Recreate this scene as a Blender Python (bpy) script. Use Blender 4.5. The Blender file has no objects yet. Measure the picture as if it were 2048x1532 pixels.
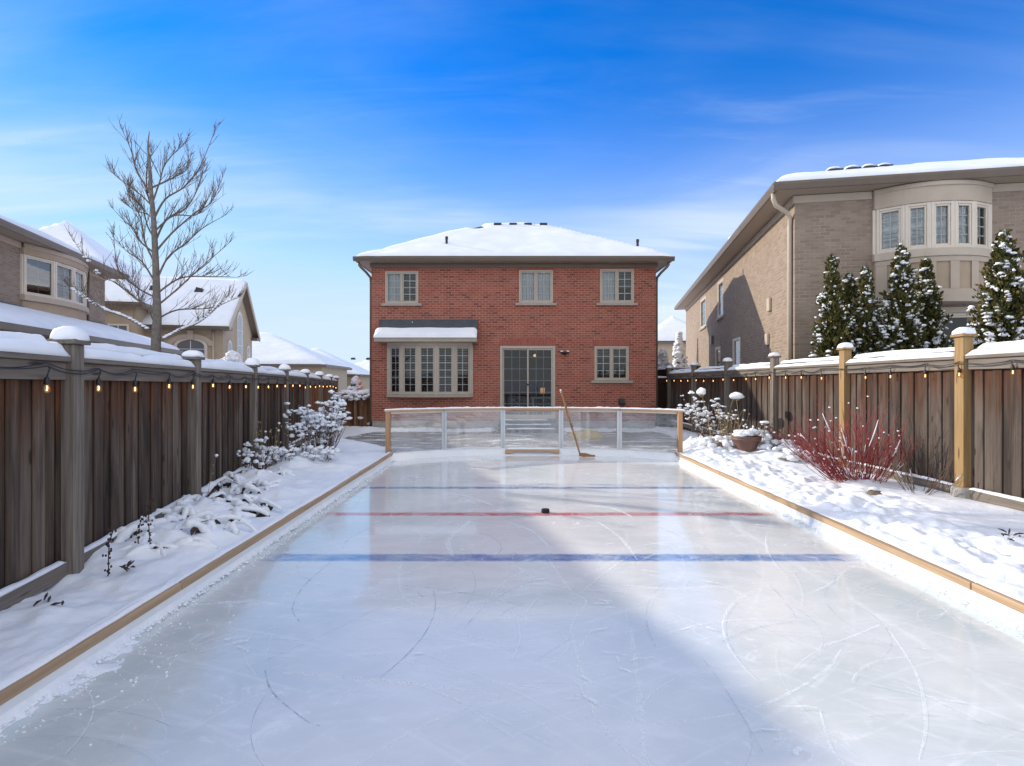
import bpy, bmesh, math, random
from mathutils import Vector, Matrix, noise
C = bpy.context.scene.collection
PI = math.pi
F, CX, CY, CAMZ = 1100.0, 1021.0, 760.0, 1.65

def P(px, py, Y):
    """a point of the place seen at a spot of the photo and standing Y metres away"""
    return Vector(((px-CX)*Y/F, Y, CAMZ-(py-CY)*Y/F))

# ---------------------------------------------------------------- mesh building
_ICO = {}
def ico(sub):
    if sub not in _ICO:
        bm = bmesh.new(); bmesh.ops.create_icosphere(bm, subdivisions=sub, radius=1)
        bm.verts.ensure_lookup_table()
        _ICO[sub] = ([v.co.copy() for v in bm.verts], [tuple(v.index for v in f.verts) for f in bm.faces]); bm.free()
    return _ICO[sub]

class MB:
    def __init__(s, M=None): s.v=[]; s.f=[]; s.M=M
    def add(s, vs, fs):
        n=len(s.v)
        if s.M is not None: vs=[s.M@Vector(v) for v in vs]
        s.v.extend([tuple(v) for v in vs]); s.f.extend([tuple(i+n for i in f) for f in fs]); return s
    def box(s,x0,x1,y0,y1,z0,z1):
        vs=[(x0,y0,z0),(x1,y0,z0),(x1,y1,z0),(x0,y1,z0),(x0,y0,z1),(x1,y0,z1),(x1,y1,z1),(x0,y1,z1)]
        return s.add(vs,[(3,2,1,0),(4,5,6,7),(0,1,5,4),(1,2,6,5),(2,3,7,6),(3,0,4,7)])
    def bar(s,p,q,w,h,up=(0,0,1)):
        p=Vector(p);q=Vector(q);d=(q-p).normalized();a=d.cross(Vector(up))
        if a.length<1e-4: a=d.cross(Vector((1,0,0)))
        a.normalize();b=a.cross(d).normalized();a=a*w/2;b=b*h/2
        vs=[p-a-b,p+a-b,p+a+b,p-a+b,q-a-b,q+a-b,q+a+b,q-a+b]
        return s.add(vs,[(0,1,2,3),(7,6,5,4),(0,4,5,1),(1,5,6,2),(2,6,7,3),(3,7,4,0)])
    def tube(s,pts,rad,n=6,cap=True):
        pts=[Vector(p) for p in pts]
        if not isinstance(rad,(list,tuple)): rad=[rad]*len(pts)
        vs=[];fs=[];a=None
        for i,p in enumerate(pts):
            d=(pts[min(i+1,len(pts)-1)]-pts[max(i-1,0)])
            if d.length<1e-9: d=Vector((0,0,1))
            d.normalize()
            if a is None:
                a=d.orthogonal().normalized()
            else:
                a=a-d*a.dot(d)
                a=a.normalized() if a.length>1e-6 else d.orthogonal().normalized()
            b=d.cross(a)
            for k in range(n):
                t=2*PI*k/n
                vs.append(p+(a*math.cos(t)+b*math.sin(t))*rad[i])
        for i in range(len(pts)-1):
            for k in range(n):
                k2=(k+1)%n
                fs.append((i*n+k,i*n+k2,(i+1)*n+k2,(i+1)*n+k))
        if cap:
            fs.append(tuple(range(n-1,-1,-1))); fs.append(tuple((len(pts)-1)*n+k for k in range(n)))
        return s.add(vs,fs)
    def lump(s,c,r,sub=2,amp=.2,seed=0,fr=1.6,flat=None):
        c=Vector(c)
        if not isinstance(r,(list,tuple,Vector)): r=(r,r,r)
        vs,fs=ico(sub);o=Vector((seed*7.13%97,seed*3.71%89,seed*1.37%83));out=[]
        for v in vs:
            k=1+amp*noise.noise(v*fr+o)
            z=v.z*k
            if flat is not None and z<0: z*=flat
            out.append((c.x+v.x*k*r[0],c.y+v.y*k*r[1],c.z+z*r[2]))
        return s.add(out,fs)
    def prism(s,poly,z0,z1):
        n=len(poly)
        vs=[(x,y,z0) for x,y in poly]+[(x,y,z1) for x,y in poly]
        fs=[tuple(range(n-1,-1,-1)),tuple(range(n,2*n))]+[(i,(i+1)%n,n+(i+1)%n,n+i) for i in range(n)]
        return s.add(vs,fs)
    def exz(s,poly,y0,y1):
        """polygon in x,z pushed through y"""
        n=len(poly)
        vs=[(x,y0,z) for x,z in poly]+[(x,y1,z) for x,z in poly]
        fs=[tuple(range(n)),tuple(range(2*n-1,n-1,-1))]+[(i,n+i,n+(i+1)%n,(i+1)%n) for i in range(n)]
        return s.add(vs,fs)
    def lathe(s,prof,c=(0,0,0),n=24,cap0=True,cap1=True):
        vs=[];fs=[];m=len(prof)
        for r,z in prof:
            for k in range(n):
                t=2*PI*k/n; vs.append((c[0]+r*math.cos(t),c[1]+r*math.sin(t),c[2]+z))
        for i in range(m-1):
            for k in range(n):
                k2=(k+1)%n; fs.append((i*n+k,i*n+k2,(i+1)*n+k2,(i+1)*n+k))
        if cap0: fs.append(tuple(range(n-1,-1,-1)))
        if cap1: fs.append(tuple((m-1)*n+k for k in range(n)))
        return s.add(vs,fs)
    def strip(s,x0,x1,y0,y1,z,h,seed=0,step=.07,nx=9,jag=.25,under=.0):
        """a loaf of snow lying along x"""
        n=max(3,int((x1-x0)/step)); vs=[];fs=[]
        yc=(y0+y1)/2;hw=(y1-y0)/2
        for i in range(n+1):
            x=x0+(x1-x0)*i/n
            e=min(1,min(x-x0,x1-x)/(.6*h+.01)); e=math.sqrt(max(0,1-(1-e)**2))*.9+.1
            hh=h*e*(1+jag*1.4*noise.noise(Vector((x*1.1,seed*5.1,0)))+jag*.5*noise.noise(Vector((x*4.5,seed*2.1,3))))
            o0=.25*hw*jag*2*noise.noise(Vector((x*2.7,seed*3.3,9))); o1=.25*hw*jag*2*noise.noise(Vector((x*2.7,seed*4.3,5)))
            for j in range(nx):
                t=-1+2*j/(nx-1); u=math.sin(t*PI/2)
                hw2=hw+(o0 if u<0 else o1)
                y=yc+hw2*u; zz=z+hh*max(0,1-abs(u)**3.2)**.6-under*(1 if j in(0,nx-1) else 0)
                vs.append((x,y,zz+.006*noise.noise(Vector((x*14,y*14,seed)))*(0<j<nx-1)))
        for i in range(n):
            for j in range(nx-1):
                a=i*nx+j; fs.append((a,a+nx,a+nx+1,a+1))
        fs.append(tuple(range(nx))); fs.append(tuple(n*nx+j for j in range(nx-1,-1,-1)))
        for i in range(n): fs.append((i*nx,i*nx+nx-1,(i+1)*nx+nx-1,(i+1)*nx))
        return s.add(vs,fs)
    def build(s,name,mat,parent=None,smooth=False,bevel=0,seg=1,uv=False):
        me=bpy.data.meshes.new(name); me.from_pydata(s.v,[],s.f); me.validate(); me.update()
        o=bpy.data.objects.new(name,me); C.objects.link(o)
        for m in (mat if isinstance(mat,(list,tuple)) else [mat]): me.materials.append(m)
        if smooth: me.polygons.foreach_set('use_smooth',[True]*len(me.polygons))
        if parent is not None: o.parent=parent
        if bevel:
            b=o.modifiers.new('bevel','BEVEL'); b.width=bevel; b.segments=seg; b.limit_method='ANGLE'; b.harden_normals=False
        return o

def tag(o,label,cat,group=None):
    o['label']=label;o['category']=cat
    if group:o['group']=group
    return o
def empty(name,label=None,cat=None,loc=(0,0,0),rz=0,group=None):
    o=bpy.data.objects.new(name,None);C.objects.link(o);o.location=loc;o.rotation_euler=(0,0,rz)
    o.empty_display_size=.2
    if label: tag(o,label,cat,group)
    return o
def struct(o,kind='structure'): o['kind']=kind; return o
def grid(name,xs,ys,zf,mat,parent=None):
    nx,ny=len(xs),len(ys); mb=MB()
    for y in ys:
        for x in xs:
            r=zf(x,y); mb.v.append((x,y,r) if not isinstance(r,tuple) else r)
    mb.f=[(j*nx+i,j*nx+i+1,(j+1)*nx+i+1,(j+1)*nx+i) for j in range(ny-1) for i in range(nx-1)]
    return mb.build(name,mat,parent,smooth=True)
def lin(a,b,n): return [a+(b-a)*i/(n-1) for i in range(n)]
def sstep(a,b,x):
    t=max(0,min(1,(x-a)/(b-a))); return t*t*(3-2*t)
def fb(x,y,z=0,o=4):
    s=0;a=1;t=0
    for i in range(o):
        s+=a*noise.noise(Vector((x,y,z+i*7.7)));t+=a;a*=.5;x*=2.03;y*=2.03
    return s/t

# ---------------------------------------------------------------- materials
class NT:
    def __init__(s,name):
        s.m=bpy.data.materials.new(name);s.m.use_nodes=True;s.t=s.m.node_tree;s.t.nodes.clear()
        s.out=s.n('ShaderNodeOutputMaterial')
    def n(s,typ,**kw):
        nd=s.t.nodes.new(typ)
        for k,v in kw.items():
            if k.startswith('i_'): nd.inputs[k[2:].replace('_',' ')].default_value=v
            else: setattr(nd,k,v)
        return nd
    def l(s,a,b): s.t.links.new(a,b)
    def obj(s): return s.n('ShaderNodeTexCoord').outputs['Object']
    def mapping(s,vec,scale=(1,1,1),loc=(0,0,0),rot=(0,0,0)):
        m=s.n('ShaderNodeMapping');m.inputs['Scale'].default_value=scale;m.inputs['Location'].default_value=loc;m.inputs['Rotation'].default_value=rot
        s.l(vec,m.inputs['Vector']);return m.outputs[0]
    def noise(s,vec,scale,detail=4,rough=.55,dist=0):
        n=s.n('ShaderNodeTexNoise');n.inputs['Scale'].default_value=scale;n.inputs['Detail'].default_value=detail
        n.inputs['Roughness'].default_value=rough;n.inputs['Distortion'].default_value=dist
        if vec is not None:s.l(vec,n.inputs['Vector'])
        return n.outputs[0]
    def ramp(s,fac,stops,interp='LINEAR'):
        r=s.n('ShaderNodeValToRGB');e=r.color_ramp.elements;r.color_ramp.interpolation=interp
        while len(e)<len(stops): e.new(.5)
        for el,(p,c) in zip(e,stops):
            el.position=p; el.color=c if len(c)==4 else (*c,1)
        s.l(fac,r.inputs[0]);return r.outputs[0]
    def mix(s,fac,a,b,blend='MIX'):
        m=s.n('ShaderNodeMix',data_type='RGBA',blend_type=blend)
        for v,i in ((fac,0),(a,6),(b,7)):
            if hasattr(v,'is_linked'): s.l(v,m.inputs[i])
            else: m.inputs[i].default_value=v if i==0 else (v if len(v)==4 else (*v,1))
        return m.outputs[2]
    def math(s,op,a,b=0,clamp=False):
        m=s.n('ShaderNodeMath',operation=op,use_clamp=clamp)
        for v,i in((a,0),(b,1)):
            if hasattr(v,'is_linked'): s.l(v,m.inputs[i])
            else:m.inputs[i].default_value=v
        return m.outputs[0]
    def mr(s,v,a,b,c=0,d=1):
        m=s.n('ShaderNodeMapRange');m.inputs[1].default_value=a;m.inputs[2].default_value=b;m.inputs[3].default_value=c;m.inputs[4].default_value=d
        s.l(v,m.inputs[0]);return m.outputs[0]
    def sep(s,v):
        x=s.n('ShaderNodeSeparateXYZ');s.l(v,x.inputs[0]);return x.outputs
    def comb(s,x,y,z):
        c=s.n('ShaderNodeCombineXYZ')
        for i,v in enumerate((x,y,z)):
            if hasattr(v,'is_linked'): s.l(v,c.inputs[i])
            else:c.inputs[i].default_value=v
        return c.outputs[0]
    def bump(s,h,strength=.3,dist=.01):
        b=s.n('ShaderNodeBump');b.inputs['Strength'].default_value=strength;b.inputs['Distance'].default_value=dist
        s.l(h,b.inputs['Height']);return b.outputs[0]
    def pbsdf(s,col,rough=.6,normal=None,spec=.5,**kw):
        b=s.n('ShaderNodeBsdfPrincipled')
        if hasattr(col,'is_linked'): s.l(col,b.inputs['Base Color'])
        else:b.inputs['Base Color'].default_value=col if len(col)==4 else(*col,1)
        if hasattr(rough,'is_linked'):s.l(rough,b.inputs['Roughness'])
        else:b.inputs['Roughness'].default_value=rough
        b.inputs['Specular IOR Level'].default_value=spec
        if normal is not None:s.l(normal,b.inputs['Normal'])
        for k,v in kw.items(): b.inputs[k.replace('_',' ')].default_value=v
        return b
    def done(s,sh): s.l(sh.outputs[0] if hasattr(sh,'outputs') else sh,s.out.inputs['Surface']);return s.m
    def island(s): return s.n('ShaderNodeNewGeometry').outputs['Random Per Island']

def m_plain(name,col,rough=.6,var=.15,scale=6,bump=0,metal=0,spec=.5):
    t=NT(name);o=t.obj();n=t.noise(o,scale,5)
    c=t.mix(t.mr(n,.3,.7),tuple(x*(1-var) for x in col),tuple(min(1,x*(1+var)) for x in col))
    nm=t.bump(t.noise(o,scale*9,4),bump,.01) if bump else None
    return t.done(t.pbsdf(c,rough,nm,spec,Metallic=metal))

def m_snow(name,bump=.35,dirt=0):
    t=NT(name);o=t.obj()
    a=t.noise(o,9,5,.6);b=t.noise(o,70,3,.6)
    h=t.math('ADD',t.math('MULTIPLY',a,1.0),t.math('MULTIPLY',b,.25))
    c=t.mix(t.mr(t.noise(o,1.7,3),.35,.7),(.80,.84,.90),(.90,.91,.93))
    if dirt:
        d=t.noise(o,26,6,.75)
        c=t.mix(t.mr(d,.66,.74,0,dirt),c,(.35,.3,.26))
    return t.done(t.pbsdf(c,.55,t.bump(h,bump,.03),.25))

def m_brick(name,ramp,mortar,bw=.205,bh=.075,ms=.011,rough=.85,rot=False,bumpk=.6,streak=None):
    t=NT(name);o=t.obj();x,y,z=t.sep(o)
    v=t.comb(t.math('ADD',x,y),z,0) if not rot else t.comb(z,t.math('ADD',x,y),0)
    b=t.n('ShaderNodeTexBrick');b.offset=.5
    for k,val in (('Scale',1.0),('Mortar Size',ms),('Mortar Smooth',.25),('Bias',0.0),('Brick Width',bw),('Row Height',bh)): b.inputs[k].default_value=val
    b.inputs['Color1'].default_value=(0,0,0,1);b.inputs['Color2'].default_value=(1,1,1,1);b.inputs['Mortar'].default_value=(.5,.5,.5,1)
    t.l(v,b.inputs['Vector'])
    c=t.ramp(b.outputs['Color'],ramp)
    c=t.mix(t.mr(t.noise(o,.6,4),.3,.7,0,.28),c,tuple(q*.72 for q in ramp[len(ramp)//2][1][:3]))
    c=t.mix(t.mr(t.noise(o,40,3),.35,.7,0,.25),c,tuple(min(1,q*1.35) for q in ramp[len(ramp)//2][1][:3]))
    if streak: c=t.mix(t.mr(t.noise(t.mapping(o,(1.2,1.2,.25)),1.0,4,.6),.58,.75,0,streak),c,(.5,.42,.38))
    mo=t.mix(t.mr(t.noise(o,2.5,4),.35,.65),tuple(q*.75 for q in mortar),mortar)
    c=t.mix(b.outputs['Fac'],c,mo)
    h=t.math('SUBTRACT',t.math('MULTIPLY',t.noise(o,60,4),.4),b.outputs['Fac'])
    return t.done(t.pbsdf(c,rough,t.bump(h,bumpk,.008),.25))

def m_board(name,ztop,stain=True,base=((.045,.038,.035),(.105,.088,.076),(.17,.145,.125)),red=(.20,.085,.042),redamt=.8):
    """weathered vertical fence boards"""
    t=NT(name);o=t.obj();r=t.island()
    off=t.comb(t.math('MULTIPLY',r,37.),t.math('MULTIPLY',r,11.),t.math('MULTIPLY',r,53.))
    va=t.n('ShaderNodeVectorMath',operation='ADD');t.l(o,va.inputs[0]);t.l(off,va.inputs[1]);v=va.outputs[0]
    g=t.noise(t.mapping(v,(34,34,1.1)),1.0,6,.65,.4)
    big=t.noise(t.mapping(v,(5,5,.8)),1.0,4,.6,.6)
    f=t.math('ADD',t.math('MULTIPLY',g,.55),t.math('MULTIPLY',big,.6))
    f=t.math('ADD',f,t.mr(r,0,1,-.17,.15))
    c=t.ramp(f,[(.38,base[0]),(.58,base[1]),(.78,base[2])])
    if stain:
        z=t.sep(o)[2]
        zz=t.math('ADD',z,t.mr(t.noise(t.mapping(v,(9,9,1.3)),1.0,4,.6),.2,.8,-.75,.55))
        k=t.mr(zz,ztop-.75,ztop-.1,0,redamt)
        rc=t.mix(t.mr(g,.35,.7),tuple(q*.32 for q in red),red)
        c=t.mix(k,c,rc)
        # dark weather stain in tall tongues
        dk=t.mr(t.noise(t.mapping(v,(7,7,.9)),1.0,3,.5,.8),.56,.7,0,.7)
        c=t.mix(dk,c,(.03,.026,.026))
    vo=t.n('ShaderNodeTexVoronoi');vo.inputs['Scale'].default_value=1.0
    t.l(t.mapping(v,(7,7,2.2)),vo.inputs['Vector'])
    c=t.mix(t.mr(vo.outputs['Distance'],.09,.15,.8,0),c,(.03,.02,.016))
    return t.done(t.pbsdf(c,.8,t.bump(g,.55,.006),.2))
def m_wood(name,dark,light,axis='x',rough=.6,fine=40,knots=True,bump=.3):
    t=NT(name);o=t.obj();r=t.island()
    off=t.comb(t.math('MULTIPLY',r,31.),t.math('MULTIPLY',r,17.),t.math('MULTIPLY',r,59.))
    va=t.n('ShaderNodeVectorMath',operation='ADD');t.l(o,va.inputs[0]);t.l(off,va.inputs[1]);v=va.outputs[0]
    sc={'x':(1.2,fine,fine),'y':(fine,1.2,fine),'z':(fine,fine,1.2)}[axis]
    g=t.noise(t.mapping(v,sc),1.0,6,.6,.5)
    c=t.mix(t.mr(g,.3,.72),dark,light)
    c=t.mix(t.mr(r,0,1,0,.3),c,tuple(q*.7 for q in light))
    if knots:
        sk={'x':(1.6,9,9),'y':(9,1.6,9),'z':(9,9,1.6)}[axis]
        vo=t.n('ShaderNodeTexVoronoi');vo.inputs['Scale'].default_value=1.0;t.l(t.mapping(v,sk),vo.inputs['Vector'])
        c=t.mix(t.mr(vo.outputs['Distance'],.08,.16,.8,0),c,tuple(q*.35 for q in dark))
    return t.done(t.pbsdf(c,rough,t.bump(g,bump,.004),.3))

def m_glass(name,tint=(.75,.8,.82),k=1.0,base=.04,haze=0,ior=1.5,rough=.01,wav=0):
    t=NT(name)
    tr=t.n('ShaderNodeBsdfTransparent');tr.inputs[0].default_value=(*tint,1)
    gl=t.n('ShaderNodeBsdfGlossy');gl.inputs['Roughness'].default_value=rough;gl.inputs[0].default_value=(1,1,1,1)
    o=t.obj()
    if wav: t.l(t.bump(t.noise(o,3.0,2),wav,.01),gl.inputs['Normal'])
    fr=t.n('ShaderNodeFresnel');fr.inputs[0].default_value=ior
    f=t.math('MULTIPLY_ADD' if False else 'MULTIPLY',fr.outputs[0],k);f=t.math('ADD',f,base,True)
    m=t.n('ShaderNodeMixShader');t.l(f,m.inputs[0])
    if haze:
        df=t.n('ShaderNodeBsdfDiffuse');df.inputs[0].default_value=(.9,.92,.95,1)
        n1=t.noise(o,2.2,5,.6,.3);n2=t.noise(t.mapping(o,(14,14,2)),1.0,5,.7,1.2)
        hz=t.math('ADD',t.mr(n1,.3,.75,haze*.35,haze*1.25),t.mr(n2,.6,.75,0,haze*.8),True)
        m2=t.n('ShaderNodeMixShader');t.l(hz,m2.inputs[0]);t.l(tr.outputs[0],m2.inputs[1]);t.l(df.outputs[0],m2.inputs[2])
        t.l(m2.outputs[0],m.inputs[1])
    else: t.l(tr.outputs[0],m.inputs[1])
    t.l(gl.outputs[0],m.inputs[2])
    return t.done(m)
def m_emit(name,col,st,mixd=None):
    t=NT(name);e=t.n('ShaderNodeEmission');e.inputs[0].default_value=(*col,1);e.inputs[1].default_value=st
    return t.done(e)

M={}
M['snow']=m_snow('snow'); M['snow_soft']=m_snow('soft snow',.15); M['snow_dirty']=m_snow('trampled snow',.5,.0)
M['red_brick']=m_brick('red brick',[(0,(.13,.052,.045)),(.06,(.16,.058,.048)),(.10,(.26,.078,.055)),(.5,(.33,.098,.066)),(1,(.40,.128,.088))],(.46,.25,.19),streak=.10)
M['red_lintel']=m_brick('red soldier brick',[(0,(.27,.075,.052)),(1,(.36,.11,.075))],(.36,.19,.15),bw=.24,bh=.075,ms=.008,rot=True)
M['tan_brick']=m_brick('tan brick',[(0,(.24,.18,.135)),(.3,(.28,.213,.162)),(.6,(.312,.24,.185)),(1,(.355,.28,.22))],(.39,.32,.26),bumpk=.9)
M['tan_lintel']=m_brick('tan soldier brick',[(0,(.27,.2,.16)),(1,(.38,.30,.25))],(.40,.34,.29),bw=.24,rot=True)
M['brown_brick']=m_brick('dull red brick far',[(0,(.24,.085,.065)),(1,(.33,.13,.1))],(.36,.24,.2))
M['stucco']=m_plain('tan stucco',(.41,.315,.225),.9,.06,3,.15)
M['stucco2']=m_plain('beige stucco',(.43,.345,.245),.9,.06,3,.15)
M['trim']=m_plain('beige painted trim',(.50,.42,.335),.5,.05,4)
M['trim_stucco']=m_plain('pale beige trim stucco',(.47,.39,.31),.8,.05,4,.1)
M['frame']=m_plain('taupe window frame',(.46,.40,.335),.4,.05,4)
M['frame2']=m_plain('cream window frame',(.66,.585,.49),.4,.05,4)
M['sill']=m_plain('stone sill',(.38,.33,.275),.8,.1,9,.2)
M['gutter']=m_plain('brown metal gutter',(.15,.112,.082),.4,.08,3)
M['soffit']=m_plain('brown soffit',(.25,.195,.15),.7,.06,3)
M['shingle']=m_plain('dark shingles',(.045,.042,.042),.9,.4,12,.4)
M['slate']=m_plain('dark blue grey flashing',(.06,.07,.085),.5,.15,5)
M['dark_metal']=m_plain('black metal',(.018,.018,.02),.45,.2,5)
M['grille']=m_plain('white grille bars',(.74,.74,.72),.4,.03,5)
M['curtain']=m_plain('pale curtain',(.60,.62,.63),.9,.08,2)
M['blind']=m_plain('white blinds',(.36,.36,.34),.6,.05,3)
M['shutter']=m_plain('white shutters',(.88,.89,.90),.5,.04,3)
M['room']=m_plain('dim room',(.035,.03,.027),.9,.4,1.5)
M['glass']=m_glass('window glass',(.90,.94,.94),1.1,.0,wav=.03)
M['dark_glass']=m_glass('tinted window glass',(.5,.56,.62),1.1,.0,wav=.03)
M['blue_glass']=m_glass('sky blue window glass',(.30,.36,.46),1.4,.10,wav=.03)
M['screen']=m_plain('insect screen',(.05,.053,.06),.6,.1,5)
M['stone']=m_plain('concrete',(.34,.32,.29),.9,.15,6,.4)
M['plastic']=m_plain('dark plastic',(.02,.02,.022),.45,.1,5)
M['white_liner']=m_plain('white rink liner',(.80,.81,.82),.35,.03,3)
M['mullion']=m_plain('brushed aluminium',(.62,.65,.68),.35,.05,4,metal=.3)
# ================================================================ house kit
def Rz(a): return Matrix.Rotation(a,4,'Z')
def T(x,y,z): return Matrix.Translation((x,y,z))
def wall(mb,M_,x0,x1,z0,z1,opens=(),t=.22):
    """wall face at y=0 looking to -y, real openings with reveals"""
    xs=sorted({x0,x1}|{v for o in opens for v in(o[0],o[1])}); zs=sorted({z0,z1}|{v for o in opens for v in(o[2],o[3])})
    sv=mb.M; mb.M=M_
    for a,b in zip(xs,xs[1:]):
        for c,d in zip(zs,zs[1:]):
            mx,mz=(a+b)/2,(c+d)/2
            if any(o[0]<mx<o[1] and o[2]<mz<o[3] for o in opens): continue
            mb.add([(a,0,c),(b,0,c),(b,0,d),(a,0,d)],[(0,1,2,3)])
    for a,b,c,d in opens:
        mb.add([(a,0,c),(b,0,c),(b,0,d),(a,0,d),(a,t,c),(b,t,c),(b,t,d),(a,t,d)],[(0,4,5,1),(1,5,6,2),(2,6,7,3),(3,7,4,0)])
    mb.M=sv
def window(house,M_,x0,x1,z0,z1,n=2,cols=2,rows=4,frame='frame',glass='glass',blind=None,sill=True,blinds=None,name='window',arch=False,sd=.12,depth=.6,rowpos=None):
    """frame, panes, bars, blinds and the dim room behind, in an opening of the wall plane y=0"""
    fb_=.055;mu=.05;sb=.038
    f=MB(M_); ya,yb=-.012,.075
    f.box(x0,x0+fb_,ya,yb,z0,z1);f.box(x1-fb_,x1,ya,yb,z0,z1)
    f.box(x0+fb_,x1-fb_,ya,yb,z1-fb_,z1);f.box(x0+fb_,x1-fb_,ya,yb,z0,z0+fb_)
    iw=(x1-x0-2*fb_-(n-1)*mu)/n
    panes=[]
    for i in range(n):
        a=x0+fb_+i*(iw+mu);b=a+iw
        if i<n-1: f.box(b,b+mu,ya,yb,z0+fb_,z1-fb_)
        c,d=z0+fb_,z1-fb_
        f.box(a,a+sb,.006,.066,c,d);f.box(b-sb,b,.006,.066,c,d)
        f.box(a+sb,b-sb,.006,.066,d-sb,d);f.box(a+sb,b-sb,.006,.066,c,c+sb)
        panes.append((a+sb,b-sb,c+sb,d-sb))
    fo=f.build(name,M[frame],house,bevel=.006)
    for i,(a,b,c,d) in enumerate(panes):
        g=MB(M_);g.add([(a,.04,c),(b,.04,c),(b,.04,d),(a,.04,d)],[(0,1,2,3)])
        gk=glass[i] if isinstance(glass,(list,tuple)) else glass
        g.build('pane',M[gk],fo)
    gr=MB(M_);w=.011
    for a,b,c,d in panes:
        for k in range(1,cols):
            x=a+(b-a)*k/cols; gr.box(x-w,x+w,.046,.058,c,d)
        for k in range(1,rows):
            z=c+(d-c)*k/rows; gr.box(a,b,.048,.056,z-w,z+w)
    if gr.v: gr.build('grille',M['grille'],fo)
    bl=blinds or [blind]*n
    for k in ('curtain','blind','shutter'):
        m=MB(M_)
        for (a,b,c,d),kk in zip(panes,bl):
            if not kk or kk.split(':')[0]!=k: continue
            part=float(kk.split(':')[1]) if ':' in kk else 1
            c2=d-(d-c)*part
            if k=='curtain':
                nn=24
                for q in range(nn):
                    xa=a-.02+(b-a+.04)*q/nn;xb=a-.02+(b-a+.04)*(q+1)/nn
                    m.add([(xa,.13+.012*math.sin(q*1.9),c2-.02),(xb,.13+.012*math.sin((q+1)*1.9),c2-.02),(xb,.13+.012*math.sin((q+1)*1.9),d+.02),(xa,.13+.012*math.sin(q*1.9),d+.02)],[(0,1,2,3)])
            else:
                st=.055 if k=='blind' else .09; nn=int((d-c2)/st)
                tilt=.02 if k=='blind' else .03
                gap=.38 if k=='blind' else .80
                for q in range(nn+1):
                    z=d-q*st
                    if k=='shutter' and abs(z-(c+d)/2)<.05: m.box(a,b,.11,.14,(c+d)/2-.05,(c+d)/2+.05);continue
                    m.add([(a,.12-tilt,z),(b,.12-tilt,z),(b,.12+tilt,z-st*gap),(a,.12+tilt,z-st*gap)],[(0,1,2,3)])
                if k=='shutter':
                    m.box(a-.03,a+.035,.105,.145,c,d);m.box(b-.035,b+.03,.105,.145,c,d)
        if m.v: m.build(k if k!='blind' else 'blind',M[k],fo)
    r=MB(M_);t0=.2
    r.add([(x0,t0,z0),(x1,t0,z0),(x1,t0,z1),(x0,t0,z1),(x0,t0+depth,z0),(x1,t0+depth,z0),(x1,t0+depth,z1),(x0,t0+depth,z1)],[(4,5,6,7),(0,1,5,4),(1,2,6,5),(2,3,7,6),(3,0,4,7)])
    r.build('room_recess',M['room'],fo)
    if sill:
        q=MB(M_);q.box(x0-sd,x1+sd,-.075,.0,z0-.085,z0-.004);q.build('sill',M['sill'],fo,bevel=.006)
    return fo
def soldier(house,M_,x0,x1,z0,h=.24,mat='red_lintel'):
    q=MB(M_);q.box(x0,x1,-.006,.02,z0,z0+h);return q.build('lintel',M[mat],house)
def hip_h(x,y,x0,x1,y0,y1,ze,sl,gable=None):
    ds=[]
    if gable!='x': ds+=[x-x0,x1-x]
    ds+=[y-y0,y1-y] if gable!='y' else []
    if gable=='y': ds=[x-x0,x1-x]
    if gable=='x': ds=[y-y0,y1-y]
    return ze+sl*max(0,min(ds))
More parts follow.
